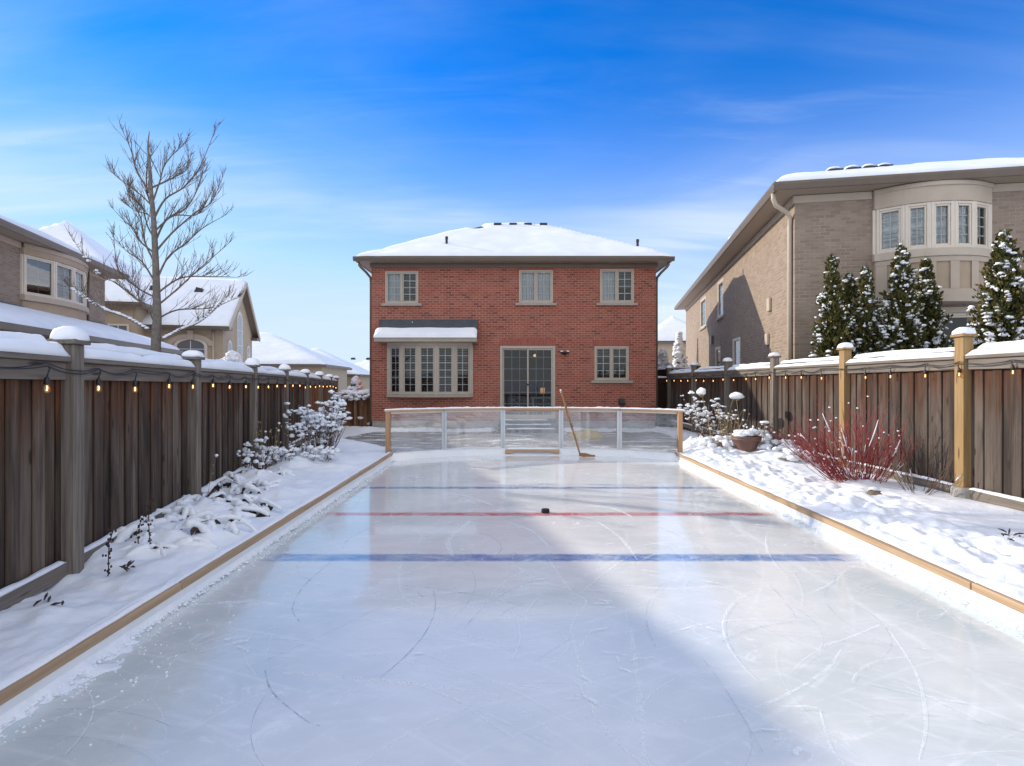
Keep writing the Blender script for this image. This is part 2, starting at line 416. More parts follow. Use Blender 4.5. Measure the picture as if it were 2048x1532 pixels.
def roof(house,x0,x1,y0,y1,ze,slope,snow=.14,gable=None,step=.16,soff=True,fasc=.16,seed=1,ov=.4,Mx=None,smooth=.18,bare=()):
    """hip or gable roof with gutter board, soffit and a real blanket of snow"""
    nx=max(8,int((x1-x0)/step));ny=max(8,int((y1-y0)/step))
    xs=lin(x0,x1,nx);ys=lin(y0,y1,ny)
    Mx=Mx or Matrix.Identity(4)
    def under(x,y): return hip_h(x,y,x0,x1,y0,y1,ze,slope,gable)
    rf=MB(Mx)
    w=x1-x0;d=y1-y0
    if gable=='x':
        h=slope*d/2;my=(y0+y1)/2
        rf.add([(x0,y0,ze),(x1,y0,ze),(x1,my,ze+h),(x0,my,ze+h),(x0,y1,ze),(x1,y1,ze)],[(0,1,2,3),(3,2,5,4)])
    elif gable=='y':
        h=slope*w/2;mx=(x0+x1)/2
        rf.add([(x0,y0,ze),(x0,y1,ze),(mx,y1,ze+h),(mx,y0,ze+h),(x1,y0,ze),(x1,y1,ze)],[(1,0,3,2),(2,3,4,5)])
    elif w>=d:
        h=slope*d/2;k=d/2;my=(y0+y1)/2
        rf.add([(x0,y0,ze),(x1,y0,ze),(x1,y1,ze),(x0,y1,ze),(x0+k,my,ze+h),(x1-k,my,ze+h)],[(0,1,5,4),(1,2,5),(2,3,4,5),(3,0,4)])
    else:
        h=slope*w/2;k=w/2;mx=(x0+x1)/2
        rf.add([(x0,y0,ze),(x1,y0,ze),(x1,y1,ze),(x0,y1,ze),(mx,y0+k,ze+h),(mx,y1-k,ze+h)],[(0,1,4),(1,2,5,4),(2,3,5),(3,0,4,5)])
    ro=rf.build('roof',M['shingle'],house)
    # snow blanket: height field over the roof planes, eased over the ridges and down to the edge
    sn=MB(Mx);seedv=seed*13.7
    def z(x,y):
        e=smooth
        hh=(under(x,y)+under(x+e,y)+under(x-e,y)+under(x,y+e)+under(x,y-e))/5
        ed=min(x-x0,x1-x,y-y0,y1-y); k=math.sqrt(max(0,1-(1-min(1,ed/.30))**2))
        zz=max(hh,under(x,y))+.004+snow*k*(1+.55*fb(x*.45,y*.45,seedv,3))+.03*fb(x*1.6,y*1.6,seedv,3)*k
        for (a_,b_,r_,d_) in bare: zz-=d_*math.exp(-((x-a_)**2+(y-b_)**2)/r_**2)*(1+.8*fb(x*4,y*4,seedv,2))
        return zz
    rows_=[(x0,)]+[]
    xs2=[x0,x0+.015,x0+.05,x0+.12]+[x for x in xs if x0+.2<x<x1-.2]+[x1-.12,x1-.05,x1-.015,x1]
    ys2=[y0,y0+.015,y0+.05,y0+.12]+[y for y in ys if y0+.2<y<y1-.2]+[y1-.12,y1-.05,y1-.015,y1]
    n=len(xs2);vs=[(x,y,z(x,y)) for y in ys2 for x in xs2]
    sn.add(vs,[(j*n+i,j*n+i+1,(j+1)*n+i+1,(j+1)*n+i) for j in range(len(ys2)-1) for i in range(n-1)])
    sn.build('roof_snow',M['snow_soft'],ro,smooth=True)
    g=MB(Mx);q=.10   # gutter: a folded trough round the eaves
    def gut(ax,ay,bx,by,nx_,ny_):
        prof=[(0,-fasc),(.05,-fasc),(.095,-fasc*.35),(.095,-.012),(.078,-.012),(.07,-.05),(0,-.05)]
        vs=[];
        for (px,py) in((ax,ay),(bx,by)):
            for o,zz in prof: vs.append((px+nx_*o,py+ny_*o,ze+zz))
        m=len(prof);g.add(vs,[(i,(i+1)%m,m+(i+1)%m,m+i) for i in range(m)]+[tuple(range(m)),tuple(range(2*m-1,m-1,-1))])
    e=.095
    if gable!='y': gut(x0-e,y0,x1+e,y0,0,-1);gut(x1+e,y1,x0-e,y1,0,1)
    if gable!='x':
        gut(x0,y1,x0,y0,-1,0)
        if gable=='y': g.build('gutter',M['gutter'],ro);g=MB(Mx)
        gut(x1,y0,x1,y1,1,0)
    g.build('gutter',M['gutter'],ro)
    if gable=='y':
        for a_,b_ in((x0,(x0+x1)/2),(x1,(x0+x1)/2)):
            s=MB(Mx);h_=slope*abs(b_-a_);s.add([(a_,y0+.004,ze-.02),(b_,y0+.004,ze+h_-.02),(b_,y1,ze+h_-.02),(a_,y1,ze-.02)],[(0,1,2,3)]);s.build('soffit',M['soffit'],ro)
    if soff:
        s=MB(Mx);zs=ze-fasc+.012
        s.box(x0+.004,x1-.004,y0+.004,y1-.004,zs,zs+.02);
        so=s.build('soffit',M['soffit_slats'],ro)
    return ro
t=NT('ribbed soffit');o=t.obj();x,y,z=t.sep(o)
w=t.math('FRACT',t.math('MULTIPLY',t.math('ADD',x,y),5.0))
M['soffit_slats']=t.done(t.pbsdf(t.mix(t.mr(w,.9,.96),(.36,.29,.225),(.15,.115,.085)),.6))
def downpipe(house,pts,r=.04,mat='gutter',M_=None):
    m=MB(M_);m.tube(pts,r,8);return m.build('downspout',M[mat],house,smooth=True)
def roof_vent(parent,c,s=.3,M_=None,snowy=False):
    m=MB(M_);x,y,z=c
    m.add([(x-s/2,y-s/2,z-.1),(x+s/2,y-s/2,z-.1),(x+s/2,y+s/2,z-.1),(x-s/2,y+s/2,z-.1),(x-s*.5,y-s*.5,z+.09),(x+s*.5,y-s*.5,z+.09),(x+s*.34,y+s*.34,z+.16),(x-s*.34,y+s*.34,z+.16)],[(0,1,5,4),(1,2,6,5),(2,3,7,6),(3,0,4,7),(4,5,6,7)])
    o=m.build('roof_vent',M['dark_metal'],parent,bevel=.01)
    if snowy:
        q=MB(M_);q.lump((x,y+.03,z+.13),(s*.5,s*.45,.07),2,.2,x*9,flat=.3);q.build('snow_cap',M['snow_soft'],o,smooth=True)
    return o

# ================================================================ the red brick house
HY=18.2; k_=HY/F
def hx(px): return (px-CX)*k_
def hz(py): return CAMZ-(py-CY)*k_
red=empty('brick_house','two storey red brick house with snowy hip roof behind the rink','house',(0,HY,0))
I4=Matrix.Identity(4)
XL,XR,DEP=hx(743),hx(1312),7.0
wins=[(hx(770.4),hx(836.6),hz(607),hz(542.3)),(hx(1038),hx(1105.8),hz(606),hz(540)),(hx(1200),hx(1267.8),hz(606),hz(538))]
low=(hx(1189),hx(1257.5),hz(761),hz(692.6))
door=(hx(1000),hx(1110.5),.36,hz(692))
bay=(hx(775),hx(946),hz(794),hz(692))
mb=MB()
wall(mb,I4,XL,XR,.30,5.50,wins+[low,door,bay])
wall(mb,T(XR,0,0)@Rz(PI/2),0,DEP,.30,5.50)
wall(mb,T(XL,0,0)@Rz(-PI/2),-DEP,0,.30,5.50)
mb.add([(XL,DEP,.3),(XR,DEP,.3),(XR,DEP,5.5),(XL,DEP,5.5)],[(1,0,3,2)])
mb.build('wall',M['red_brick'],red)
m=MB();m.box(XL+.02,XR-.02,.02,DEP-.02,-.4,.2995);m.build('foundation',M['stone'],red)
bl=[['curtain','blind'],['curtain','curtain'],['curtain','blind:.55']]
for i,w_ in enumerate(wins):
    window(red,I4,*w_,blinds=bl[i]); soldier(red,I4,w_[0]-.03,w_[1]+.03,w_[3]+.006,.22)
window(red,I4,*low,glass='glass',blinds=['blind:.3','blind:.3']); soldier(red,I4,low[0]-.05,low[1]+.05,low[3]+.006,.22)
soldier(red,I4,door[0]-.02,door[1]+.02,door[3]+.006,.24)
# patio door
f=MB();x0,x1,z0,z1=door;b=.085
f.box(x0,x0+b,-.03,.12,z0,z1);f.box(x1-b,x1,-.03,.12,z0,z1);f.box(x0+b,x1-b,-.03,.12,z1-b,z1);f.box(x0+b,x1-b,-.05,.12,z0,z0+.06)
df=f.build('patio_door',M['frame'],red,bevel=.006)
mid=hx(1056)
for (a,c,ya,ps) in ((x0+b,mid+.03,.05,'screen'),(mid-.03,x1-b,.0,'glass')):
    zz0,zz1=z0+.06,z1-b;s_=.05
    p=MB();p.box(a,a+s_,ya,ya+.045,zz0,zz1);p.box(c-s_,c,ya,ya+.045,zz0,zz1);p.box(a+s_,c-s_,ya,ya+.045,zz1-s_,zz1);p.box(a+s_,c-s_,ya,ya+.045,zz0,zz0+s_*1.6)
    po=p.build('door_panel',M['frame'],df,bevel=.004)
    q=MB();q.add([(a+s_,ya+.02,zz0+s_),(c-s_,ya+.02,zz0+s_),(c-s_,ya+.02,zz1-s_),(a+s_,ya+.02,zz1-s_)],[(0,1,2,3)])
    q.build('pane',M['dark_glass'],df)
    q=MB()
    for kx in (1,2):
        xx=a+s_+(c-a-2*s_)*kx/3;q.box(xx-.009,xx+.009,ya+.026,ya+.036,zz0+s_,zz1-s_)
    for kz in range(1,6):
        zz=zz0+s_+(zz1-zz0-2*s_)*kz/5.6;q.box(a+s_,c-s_,ya+.028,ya+.034,zz-.009,zz+.009)
    q.build('grille',M['grille'],df)
q=MB();q.lathe([(.035,0),(.035,.03),(.02,.045)],(0,0,0),12);o=q.build('handle',M['dark_metal'],df);o.rotation_euler=(PI/2,0,0);o.location=(mid-.01,0,hz(769))
# dim kitchen seen through the door
r=MB();t0=.2;dd=3.0
r.add([(x0-.4,t0,z0),(x1+.6,t0,z0),(x1+.6,t0,z1+.2),(x0-.4,t0,z1+.2),(x0-.4,dd,z0),(x1+.6,dd,z0),(x1+.6,dd,z1+.2),(x0-.4,dd,z1+.2)],[(4,5,6,7),(0,1,5,4),(1,2,6,5),(2,3,7,6),(3,0,4,7)])
r.build('room_recess',M['room'],df)
q=MB();q.lump((mid+.28,1.2,hz(708)),.055,2,.05);q.build('ceiling_lamp',m_emit('warm room lamp',(1,.55,.25),.8),df,smooth=True)
q=MB();q.box(mid+.50,mid+.66,1.6,1.7,hz(789),hz(777));q.build('lamp',m_emit('warm room light',(1,.5,.18),.35),df)
q=MB();q.box(mid+.15,mid+1.0,1.3,1.9,hz(800),hz(797));q.box(mid+.2,mid+.26,1.3,1.36,z0,hz(800));q.box(mid+.9,mid+.96,1.3,1.36,z0,hz(800))
q.build('table',M['grille'],df)
# steps under the door
st=empty('door_steps','dark grey wooden steps with snowy treads below the patio door','steps',(0,HY,0))
for i,(d0,zt) in enumerate(((.45,.34),(.80,.22),(1.15,.11))):
    q=MB();q.box(door[0]-.05,door[1]+.05,-d0,-d0+.345,zt-.04,zt)
    q.box(door[0],door[1],-d0+.02,-d0+.05,max(-.05,zt-.12),zt-.042)
    so=q.build('step',M['slate'],st,bevel=.006)
    q=MB();q.strip(door[0]+.1*i,door[1]-.25+.1*i,-d0+.16,-d0+.3,zt-.004,.03,seed=40+i,jag=.8);q.build('snow',M['snow'],so,smooth=True)
# bay window: five lights on a shallow bow
def bow(parent,M_,xs,depth,z0,z1,frame,glass,blinds,rows=6,cols=2,head=None,apron=None,headmat='trim',name='bow_window',arcpow=2,sillh=.09,silln='sill'):
    xc=(xs[0]+xs[-1])/2;hw=(xs[-1]-xs[0])/2
    def yd(x): return -depth*(1-abs((x-xc)/hw)**arcpow)-.06
    root=MB(M_)
    def ring(mb,za,zb,off,n=24,back=.1,ext=0):
        pts=[]
        for i in range(n+1):
            x=xs[0]-ext+(xs[-1]-xs[0]+2*ext)*i/n
            xx=max(xs[0],min(xs[-1],x)); pts.append((x,yd(xx)-off))
        poly=pts+[(xs[-1]+ext,back),(xs[0]-ext,back)]
        mb.prism(poly,za,zb)
    ring(root,z0-sillh,z0-.003,.055,ext=.05)
    ro=root.build(name,M[silln],parent)
    for i in range(len(xs)-1):
        a=Vector((xs[i],yd(xs[i]),0));b=Vector((xs[i+1],yd(xs[i+1]),0));L=(b-a).length
        ang=math.atan2(b.y-a.y,b.x-a.x)
        window(ro,M_@T(a.x,a.y,0)@Rz(ang),.012,L-.012,z0,z1,n=1,cols=cols,rows=rows,frame=frame,glass=glass[i] if isinstance(glass,list) else glass,blind=blinds[i],sill=False,depth=.35)
        q=MB(M_@T(a.x,a.y,0));q.box(-.03,.03,.0,.07,z0,z1)
        if i>0: q.build('post',M[frame],ro)
    for x in (xs[0],xs[-1]):
        q=MB(M_);q.box(x-.05,x+.05,-.05,.1,z0,z1);q.build('jamb',M[frame],ro,bevel=.005)
    if head:
        q=MB(M_);ring(q,z1+.003,head,.02,ext=.03);q.build('header',M[headmat],ro)
    return ro,ring,yd
bxs=[hx(777.6),hx(805.8),hx(839.7),hx(875.3),hx(910.6),hx(943)]
b_o,_,_=bow(red,I4,bxs,.32,bay[2]+.09,bay[3],'frame','glass',['blind','blind','blind','blind','blind'],rows=6,head=hz(684)+.02)
# its little roof
bx0,bx1=hx(757),hx(957)
q=MB();zt,zb=hz(640),hz(678)
q.add([(bx0+.15,.0,zt),(bx1-.02,.0,zt),(bx1-.02,-.05,zt-.02),(bx0+.15,-.05,zt-.02),(bx0+.05,-.55,zb),(bx1-.03,-.55,zb),(bx1-.03,0,zb),(bx0+.05,0,zb)],[(0,1,2,3),(3,2,5,4),(4,5,6,7),(0,3,4,7),(1,6,5,2)])
br=q.build('bay_roof',M['slate'],red)
q=MB();q.box(bx0+.03,bx1-.02,-.05,-.005,hz(652),hz(639.5));q.build('flashing',M['slate'],br)
q=MB();q.box(bx0+.0,bx1-.02,-.60,-.0,zb-.13,zb-.003);q.build('fascia',M['sill'],br,bevel=.008)
q=MB()
nx,ny=60,14;vs=[]
for j in range(ny+1):
    for i in range(nx+1):
        u=i/nx;v=j/ny;x=bx0-.02+u*(bx1-bx0-.02+.02)
        top=.52+.08*fb(x*1.3,3,1,3)
        v2=v*top;y=-.62+v2*.60;z=zb+.0+v2*(zt-.10-zb)
        e=min(u*nx/4,(1-u)*nx/4,v*ny/2.2,(1-v)*ny/2.5,1);z+=.11*math.sqrt(max(0,1-(1-e)**2))
        vs.append((x,y,z))
q.add(vs,[(j*(nx+1)+i,j*(nx+1)+i+1,(j+1)*(nx+1)+i+1,(j+1)*(nx+1)+i) for j in range(ny) for i in range(nx)])
q.build('snow',M['snow_soft'],br,smooth=True)
q=MB();q.box(hx(826)-.012,hx(826)+.012,-.12,-.06,hz(652),hz(644));q.build('clip',M['mullion'],br)
# main roof
ze=5.64
rr=roof(red,XL-.38,XR+.38,-.42,DEP+.42,ze,.535,snow=.105,fasc=.15,seed=2,bare=((-1.32,3.2,.28,.30),(XL+.3,.1,.3,.08),(1.0,3.45,.2,.12)))
q=MB();q.box(XL-.04,XR+.04,-.05,-.002,5.36,5.495);q.build('frieze',M['gutter'],red,bevel=.005)
for px in (996,1026,1055,1085):
    x=(px-CX)*22.0/F; roof_vent(rr,(x,3.30,7.665),.30)
for px,y,h in((893,.62,.36),(1275,.35,.34)):
    x=(px-CX)*(HY+y)/F;z=ze+.535*(y+.42)
    q=MB();q.lathe([(.045,0),(.045,h*.75),(.055,h*.75),(.055,h),(.04,h+.003)],(x,y,z),12);q.build('vent_pipe',M['dark_metal'],rr,smooth=False)
for sx in (-1,1):
    x=XL-.33 if sx<0 else XR+.33; xw=XL-.05 if sx<0 else XR+.05
    downpipe(red,[(x,-.30,5.47),(x,-.30,5.40),(x-sx*.05,-.29,5.33),(xw+sx*.06,-.2,5.16),(xw,.06,5.05),(xw,.12,4.9),(xw,.12,.05)],.042)
# security lamp and dryer vent on the wall
q=MB();q.lathe([(.06,0),(.06,.02),(.035,.05)],n=14);wl=q.build('wall_lamp',M['dark_metal'],red);wl.rotation_euler=(PI/2,0,0);wl.location=(hx(1129),0,hz(707))
for s_ in(-1,1):
    q=MB();q.tube([(0,0,.04),(s_*.06,.02,.10),(s_*.10,.02,.16)],[.012,.02,.05],8);q.build('lamp_head',M['dark_metal'],wl,smooth=True)
    q=MB();q.lump((s_*.10,.065,.13),(.05,.03,.06),2,.2,s_);q.build('snow',M['snow_soft'],wl,smooth=True)
q=MB();q.box(-.1,.1,-.025,-.001,-.1,.12)
q.add([(-.09,-.025,.1),(.09,-.025,.1),(.09,-.13,-.02),(-.09,-.13,-.02),(.09,-.12,-.09),(-.09,-.12,-.09),(.09,-.025,-.09),(-.09,-.025,-.09)],[(0,3,2,1),(3,5,4,2),(0,7,5,3),(1,2,4,6)])
o=q.build('dryer_vent',M['plastic'],red,bevel=.006);o.location=(hx(1243),0,hz(804))

# ================================================================ neighbour with cedars (right)
TH=-math.atan(.193)
R0=Vector((6.25,12.1,0))
rh=empty('brick_neighbour_house','large tan brick house with curved upper bow window behind the cedars','house',R0,TH)
EZ=5.86
def ft(px):
    k=(px-CX)/F; return (R0.y*k-R0.x)/(.982+.19*k)
def fs(px):
    k=(px-CX)/F; return (R0.x-R0.y*k)/(.982*k-.19)
mb=MB()
W2,D2=10.5,19.3
SIDE=T(0,0,0)@Rz(-PI/2)      # wall frame whose x runs towards the yard: -y' of the house
bx=[ft(1749)+(ft(1976)-ft(1749))*q for q in(0,.2,.4,.6,.8,1)]
lowA=(ft(1752)-.25,ft(1774),.9,3.05); lowB=(ft(1872),ft(1872)+1.75,.7,3.05)
wall(mb,I4,0,W2,-.5,EZ-.17,[(bx[0],bx[-1],3.35,5.45),lowA,lowB])
sw=[]
for (pa,pb,za,zb2) in ((1401.5,1412,4.02,5.35),(1436,1447,4.02,5.40),(1431,1441,1.2,2.93),(1466,1481,1.2,3.02)):
    a,b=sorted((fs(pa),fs(pb))); sw.append((-b,-a,za,zb2))
wall(mb,SIDE,-D2,0,-.5,EZ-.17,sw)
mb.add([(W2,0,-.5),(W2,D2,-.5),(W2,D2,EZ-.17),(W2,0,EZ-.17)],[(0,1,2,3)])
mb.add([(0,D2,-.5),(W2,D2,-.5),(W2,D2,EZ-.17),(0,D2,EZ-.17)],[(1,0,3,2)])
mb.build('wall',M['tan_brick'],rh)
for w_ in sw:
    window(rh,SIDE,*w_,n=1,cols=2,rows=5,frame='frame2',glass='dark_glass',sill=w_[2]>3,sd=.08)
    soldier(rh,SIDE,w_[0]-.05,w_[1]+.05,w_[3]+.006,.24,'tan_lintel')
window(rh,I4,*lowA,n=1,cols=2,rows=3,frame='frame2',glass='blue_glass',sill=False)
window(rh,I4,*lowB,n=1,cols=3,rows=3,frame='frame2',glass='dark_glass',sill=False,depth=1.5)
soldier(rh,I4,lowB[0]-.1,lowB[1]+.1,lowB[3]+.14,.24,'tan_lintel')
q=MB();q.box(lowB[0]-.06,lowB[1]+.06,-.05,-.001,lowB[3]+.003,lowB[3]+.13);q.build('lintel_trim',M['trim'],rh,bevel=.005)
ro,ring,yd=bow(rh,I4,bx,.40,4.33,5.28,'frame2',['glass','glass','glass','glass','glass'],['shutter','shutter','shutter','shutter','curtain:.75'],rows=4,head=5.685,headmat='trim_stucco',arcpow=2.2,sillh=.16,silln='trim')
q=MB();ring(q,3.36,4.168,.0);q.build('apron',M['stucco'],ro)
q=MB();ring(q,3.24,3.357,.045,ext=.03);q.build('bottom_trim',M['trim_stucco'],ro)
q=MB();ring(q,4.06,4.165,.03,ext=.02);q.build('top_trim',M['trim_stucco'],ro)
q=MB();ring(q,5.60,5.683,.05,ext=.04);q.build('cornice',M['trim_stucco'],ro)
q=MB();ring(q,3.36,3.50,.03,ext=.02);q.build('panel_base',M['trim_stucco'],ro)
for i,x in enumerate(bx):
    xa=x+(.07 if i==0 else (-.07 if i==5 else 0)); w_=.085
    pts=[(x_,yd(max(bx[0],min(bx[-1],x_)))) for x_ in(xa-w_,xa,xa+w_)]
    q=MB();q.prism([(a,b-.028) for a,b in pts]+[(xa+w_,.05),(xa-w_,.05)],3.503,4.057);q.build('stile',M['trim_stucco'],ro)
rr2=roof(rh,-.48,W2+.48,-.48,D2+.48,EZ,.36,snow=.135,fasc=.17,seed=5,step=.25)
q=MB();q.box(-.035,bx[0]-.06,-.035,-.002,EZ-.33,EZ-.172);q.box(bx[-1]+.06,W2,-.035,-.002,EZ-.33,EZ-.172);q.build('frieze',M['trim_stucco'],rh)
q=MB();q.box(-.035,-.002,-.002,D2,EZ-.33,EZ-.172);q.build('frieze',M['trim_stucco'],rh)
for q_ in range(4):
    tpos=1.5+q_*.66; roof_vent(rr2,(tpos,tpos+.5,EZ+.36*(tpos+.45)+.235),.34,snowy=True)
q=MB();q.lump((.15,6.6,EZ+.36*.55+.2),(.32,.3,.34),3,.2,4);q.build('snow_lump',M['snow_soft'],rr2,smooth=True)
downpipe(rh,[(-.50,-.25,EZ-.16),(-.50,-.25,EZ-.28),(-.44,-.2,EZ-.40),(-.16,.02,EZ-.50),(-.055,.12,EZ-.62),(-.055,.16,EZ-.8),(-.055,.16,0)],.05,'trim')
for px,z,h in((1541,3.4,.34),(1537,2.55,.3)):
    s_=fs(px);q=MB();q.box(-.07,-.002,s_-.11,s_+.11,z,z+h);q.build('wall_vent',M['trim'],rh,bevel=.012)
s_=fs(1426);q=MB();q.box(-.09,-.002,s_-.15,s_+.15,3.1,3.45);q.build('wall_vent',M['gutter'],rh,bevel=.012)

# ================================================================ left neighbour
L0=Vector((-14.6,19.8,0)); THL=math.atan2(.966,-.257)
lh=empty('brick_and_stucco_house','tan brick house with stucco bow window and low snowy porch roof at left','house',L0,THL)
def lt(px):
    k=(px-CX)/F; return (L0.y*k-L0.x)/(-.257-.966*k)
EL=5.55
mb=MB();W3=11.0
wx=[lt(57)-.35+(lt(167)-lt(57)+.42)*q for q in(0,.25,.5,.75,1)]
wall(mb,I4,-W3,0,-.5,EL-.17,[(wx[0],wx[-1],3.85,5.2)])
wall(mb,Rz(PI/2),0,9,-.5,EL-.17)
mb.add([(0,9,-.5),(-W3,9,-.5),(-W3,9,EL-.17),(0,9,EL-.17)],[(0,1,2,3)])
mb.build('wall',M['tan_brick'],lh)
ro,ring,yd=bow(lh,I4,wx,.42,3.98,5.08,'frame2',['blue_glass','glass','glass','dark_glass'],[None,'shutter','curtain','curtain:.4'],rows=4,head=5.378,headmat='stucco',arcpow=2.2,sillh=.15,silln='trim_stucco')
q=MB();ring(q,2.6,3.825,-.02);q.build('apron',M['stucco'],ro)
q=MB();ring(q,5.26,5.376,.045,ext=.03);q.build('cornice',M['trim_stucco'],ro)
roof(lh,-W3-.4,.45,-.48,9.4,EL,.37,snow=.17,fasc=.17,seed=8,step=.25)
q=MB();q.box(-W3,wx[0]-.04,-.035,-.002,EL-.33,EL-.172);q.box(wx[-1]+.04,.02,-.035,-.002,EL-.33,EL-.172);q.build('frieze',M['trim_stucco'],lh)
downpipe(lh,[(wx[-1]+.12,-.06,EL-.2),(wx[-1]+.12,-.06,2.6)],.035)
# low porch roof against that wall
pr=empty('porch_roof','low snow covered porch roof on a brick wall beside the left fence','porch',L0,THL)
q=MB();q.box(-W3,-1.0,-2.0,-.30,-.5,2.62);q.build('wall',M['tan_brick'],pr)
q=MB();q.add([(-W3,-2.45,2.72),(-.15,-2.45,2.72),(-.15,-.002,3.52),(-W3,-.002,3.52),(-W3,-2.45,2.62),(-.15,-2.45,2.62),(-.15,-.002,2.62),(-W3,-.002,2.62)],[(0,1,2,3),(4,7,6,5),(0,4,5,1),(1,5,6,2),(3,7,4,0)])
pro=q.build('roof',M['soffit'],pr)
q=MB();q.box(-W3,-.05,-2.53,-2.452,2.60,2.735);q.build('gutter',M['gutter'],pro)
q=MB();q.box(-W3,0,-.06,-.006,3.40,3.66);q.build('flashing',M['slate'],pro)
q=MB();nx,ny=90,22;vs=[]
for j in range(ny+1):
    for i in range(nx+1):
        u=i/nx;v=j/ny;x=-W3+u*(W3-.1)
        y0_=-2.50+.10*max(0,fb(x*1.4,2,5,3))*2
        v2=v; y=y0_+v2*(-.03-y0_); z=2.72+.8*(y+2.45)/2.45
        e=min((1-u)*nx/3,v*ny/3.5,(1-v)*ny/3,1);z+=.16*math.sqrt(max(0,1-(1-e)**2))*(1+.2*fb(x,y,3,2))
        vs.append((x,y,z))
q.add(vs,[(j*(nx+1)+i,j*(nx+1)+i+1,(j+1)*(nx+1)+i+1,(j+1)*(nx+1)+i) for j in range(ny) for i in range(nx)])
q.build('roof_snow',M['snow_soft'],pro,smooth=True)

# ================================================================ stucco house with the gable
G0=Vector((-13.6,26.0,0))
gh=empty('stucco_gable_house','beige stucco house with arched gable windows beyond the bare tree','house',G0,THL)
mb=MB();GW=7.0;gz=4.35;gp=6.75
mb.exz([(0,-.5),(GW,-.5),(GW,gz),(GW/2,gp),(0,gz)],0,6.0)
mb.build('wall',M['stucco2'],gh)
roof(gh,-.42,GW+.42,-.35,6.5,gz-.22,.70,snow=.14,gable='y',soff=False,seed=11,fasc=.13,step=.2)
q=MB()   # rake boards on the gable
for s_ in(-1,1):
    a=Vector((GW/2+s_*(GW/2+.42),-.37,gz-.30));b=Vector((GW/2,-.37,gz-.30+.70*(GW/2+.42)))
    q.bar(a,b,.06,.22);q.build('rake_board',M['trim'],gh);q=MB()
for s_ in(-1,1):
    q=MB();q.box(GW/2+s_*(GW/2+.05)-.45,GW/2+s_*(GW/2+.05)+.45,-.36,.0,gz-.35,gz-.22);q.build('eave_return',M['gutter'],gh)
def arch_window(parent,M_,xc,w,z0,zs,rise,frame='frame2',glass='dark_glass',cols=2,rows=4,full=True):
    n=14;pts=[(xc-w/2,z0),(xc+w/2,z0)]+[(xc+w/2*math.cos(PI*i/n),zs+rise*math.sin(PI*i/n)) for i in range(n+1)]
    big=[((x-xc)*1.22+xc,(z-z0)*1.06+z0-(.06 if z==z0 else 0)) for x,z in pts]
    q=MB(M_);q.exz(big,-.05,-.002);o=q.build('window',M[frame],parent)
    q=MB(M_);q.exz(pts,-.056,-.051);q.build('pane',M['blue_glass_solid'],o)
    g=MB(M_);h=zs+rise*.9-z0
    for k in range(1,cols): x=xc-w/2+w*k/cols;g.box(x-.015,x+.015,-.066,-.058,z0,z0+h)
    for k in range(1,rows): z=z0+h*k/rows;g.box(xc-w/2,xc+w/2,-.064,-.060,z-.012,z+.012)
    g.build('grille',M['grille'],o);return o
t=NT('reflecting dark window');M['blue_glass_solid']=t.done(t.pbsdf((.12,.135,.15),.06,None,.8))
for xc,w,zs,r in((1.25,.75,3.15,.37),(3.5,1.15,4.55,.57),(5.75,.75,3.15,.37)):
    arch_window(gh,I4,xc,w,1.9,zs,r)
GS=Rz(-PI/2)   # front wall of the wing, facing the camera
arch_window(gh,GS,-1.35,1.15,1.9,3.2,.32)
q=MB(GS)
n=12;o_=[(-1.35+1.0*math.cos(PI*i/n),3.25+.55*math.sin(PI*i/n)) for i in range(n+1)];i_=[(-1.35+.75*math.cos(PI*i/n),3.25+.34*math.sin(PI*i/n)) for i in range(n+1)]
for i in range(n): q.exz([o_[i],o_[i+1],i_[i+1],i_[i]],-.10,-.003)
q.box(-1.35-.13,-1.35+.13,-.14,-.102,3.52,3.95);q.build('window_surround',M['trim_stucco'],gh)
downpipe(gh,[(-.05,.4,4.0),(-.05,.4,0)],.05,'trim')
# main block behind the tree
mb=MB();mb.box(-1.0,9.5,3.22,13,-.5,4.95);mb.build('wall',M['stucco2'],gh)
window(gh,T(-1.0,0,0)@Rz(-PI/2),-7.6,-6.7,1.6,3.9,n=1,cols=2,rows=5,frame='frame2',glass='dark_glass',sill=False) if False else None
q=MB();q.box(-1.06,-1.002,3.5,4.3,1.6,4.1);o=q.build('window',M['frame2'],gh)
q=MB();q.box(-1.068,-1.062,3.58,4.22,1.68,4.02);q.build('pane',M['blue_glass_solid'],o)
q=MB()
for z in(2.2,2.8,3.4):q.box(-1.08,-1.07,3.58,4.22,z-.015,z+.015)
q.box(-1.078,-1.072,3.885,3.915,1.68,4.02);q.build('grille',M['grille'],o)
roof(gh,-1.4,9.9,2.85,13.4,5.0,.86,snow=.15,seed=13,step=.3,fasc=.17)
for x,y in((-.1,2.0),(1.25,2.9)): pass
for q_,yy in enumerate((1.6,3.6)):
    xx=2.3; roof_vent(gh,(xx,yy,gz-.2+.70*(xx+.42)+.12),.38)

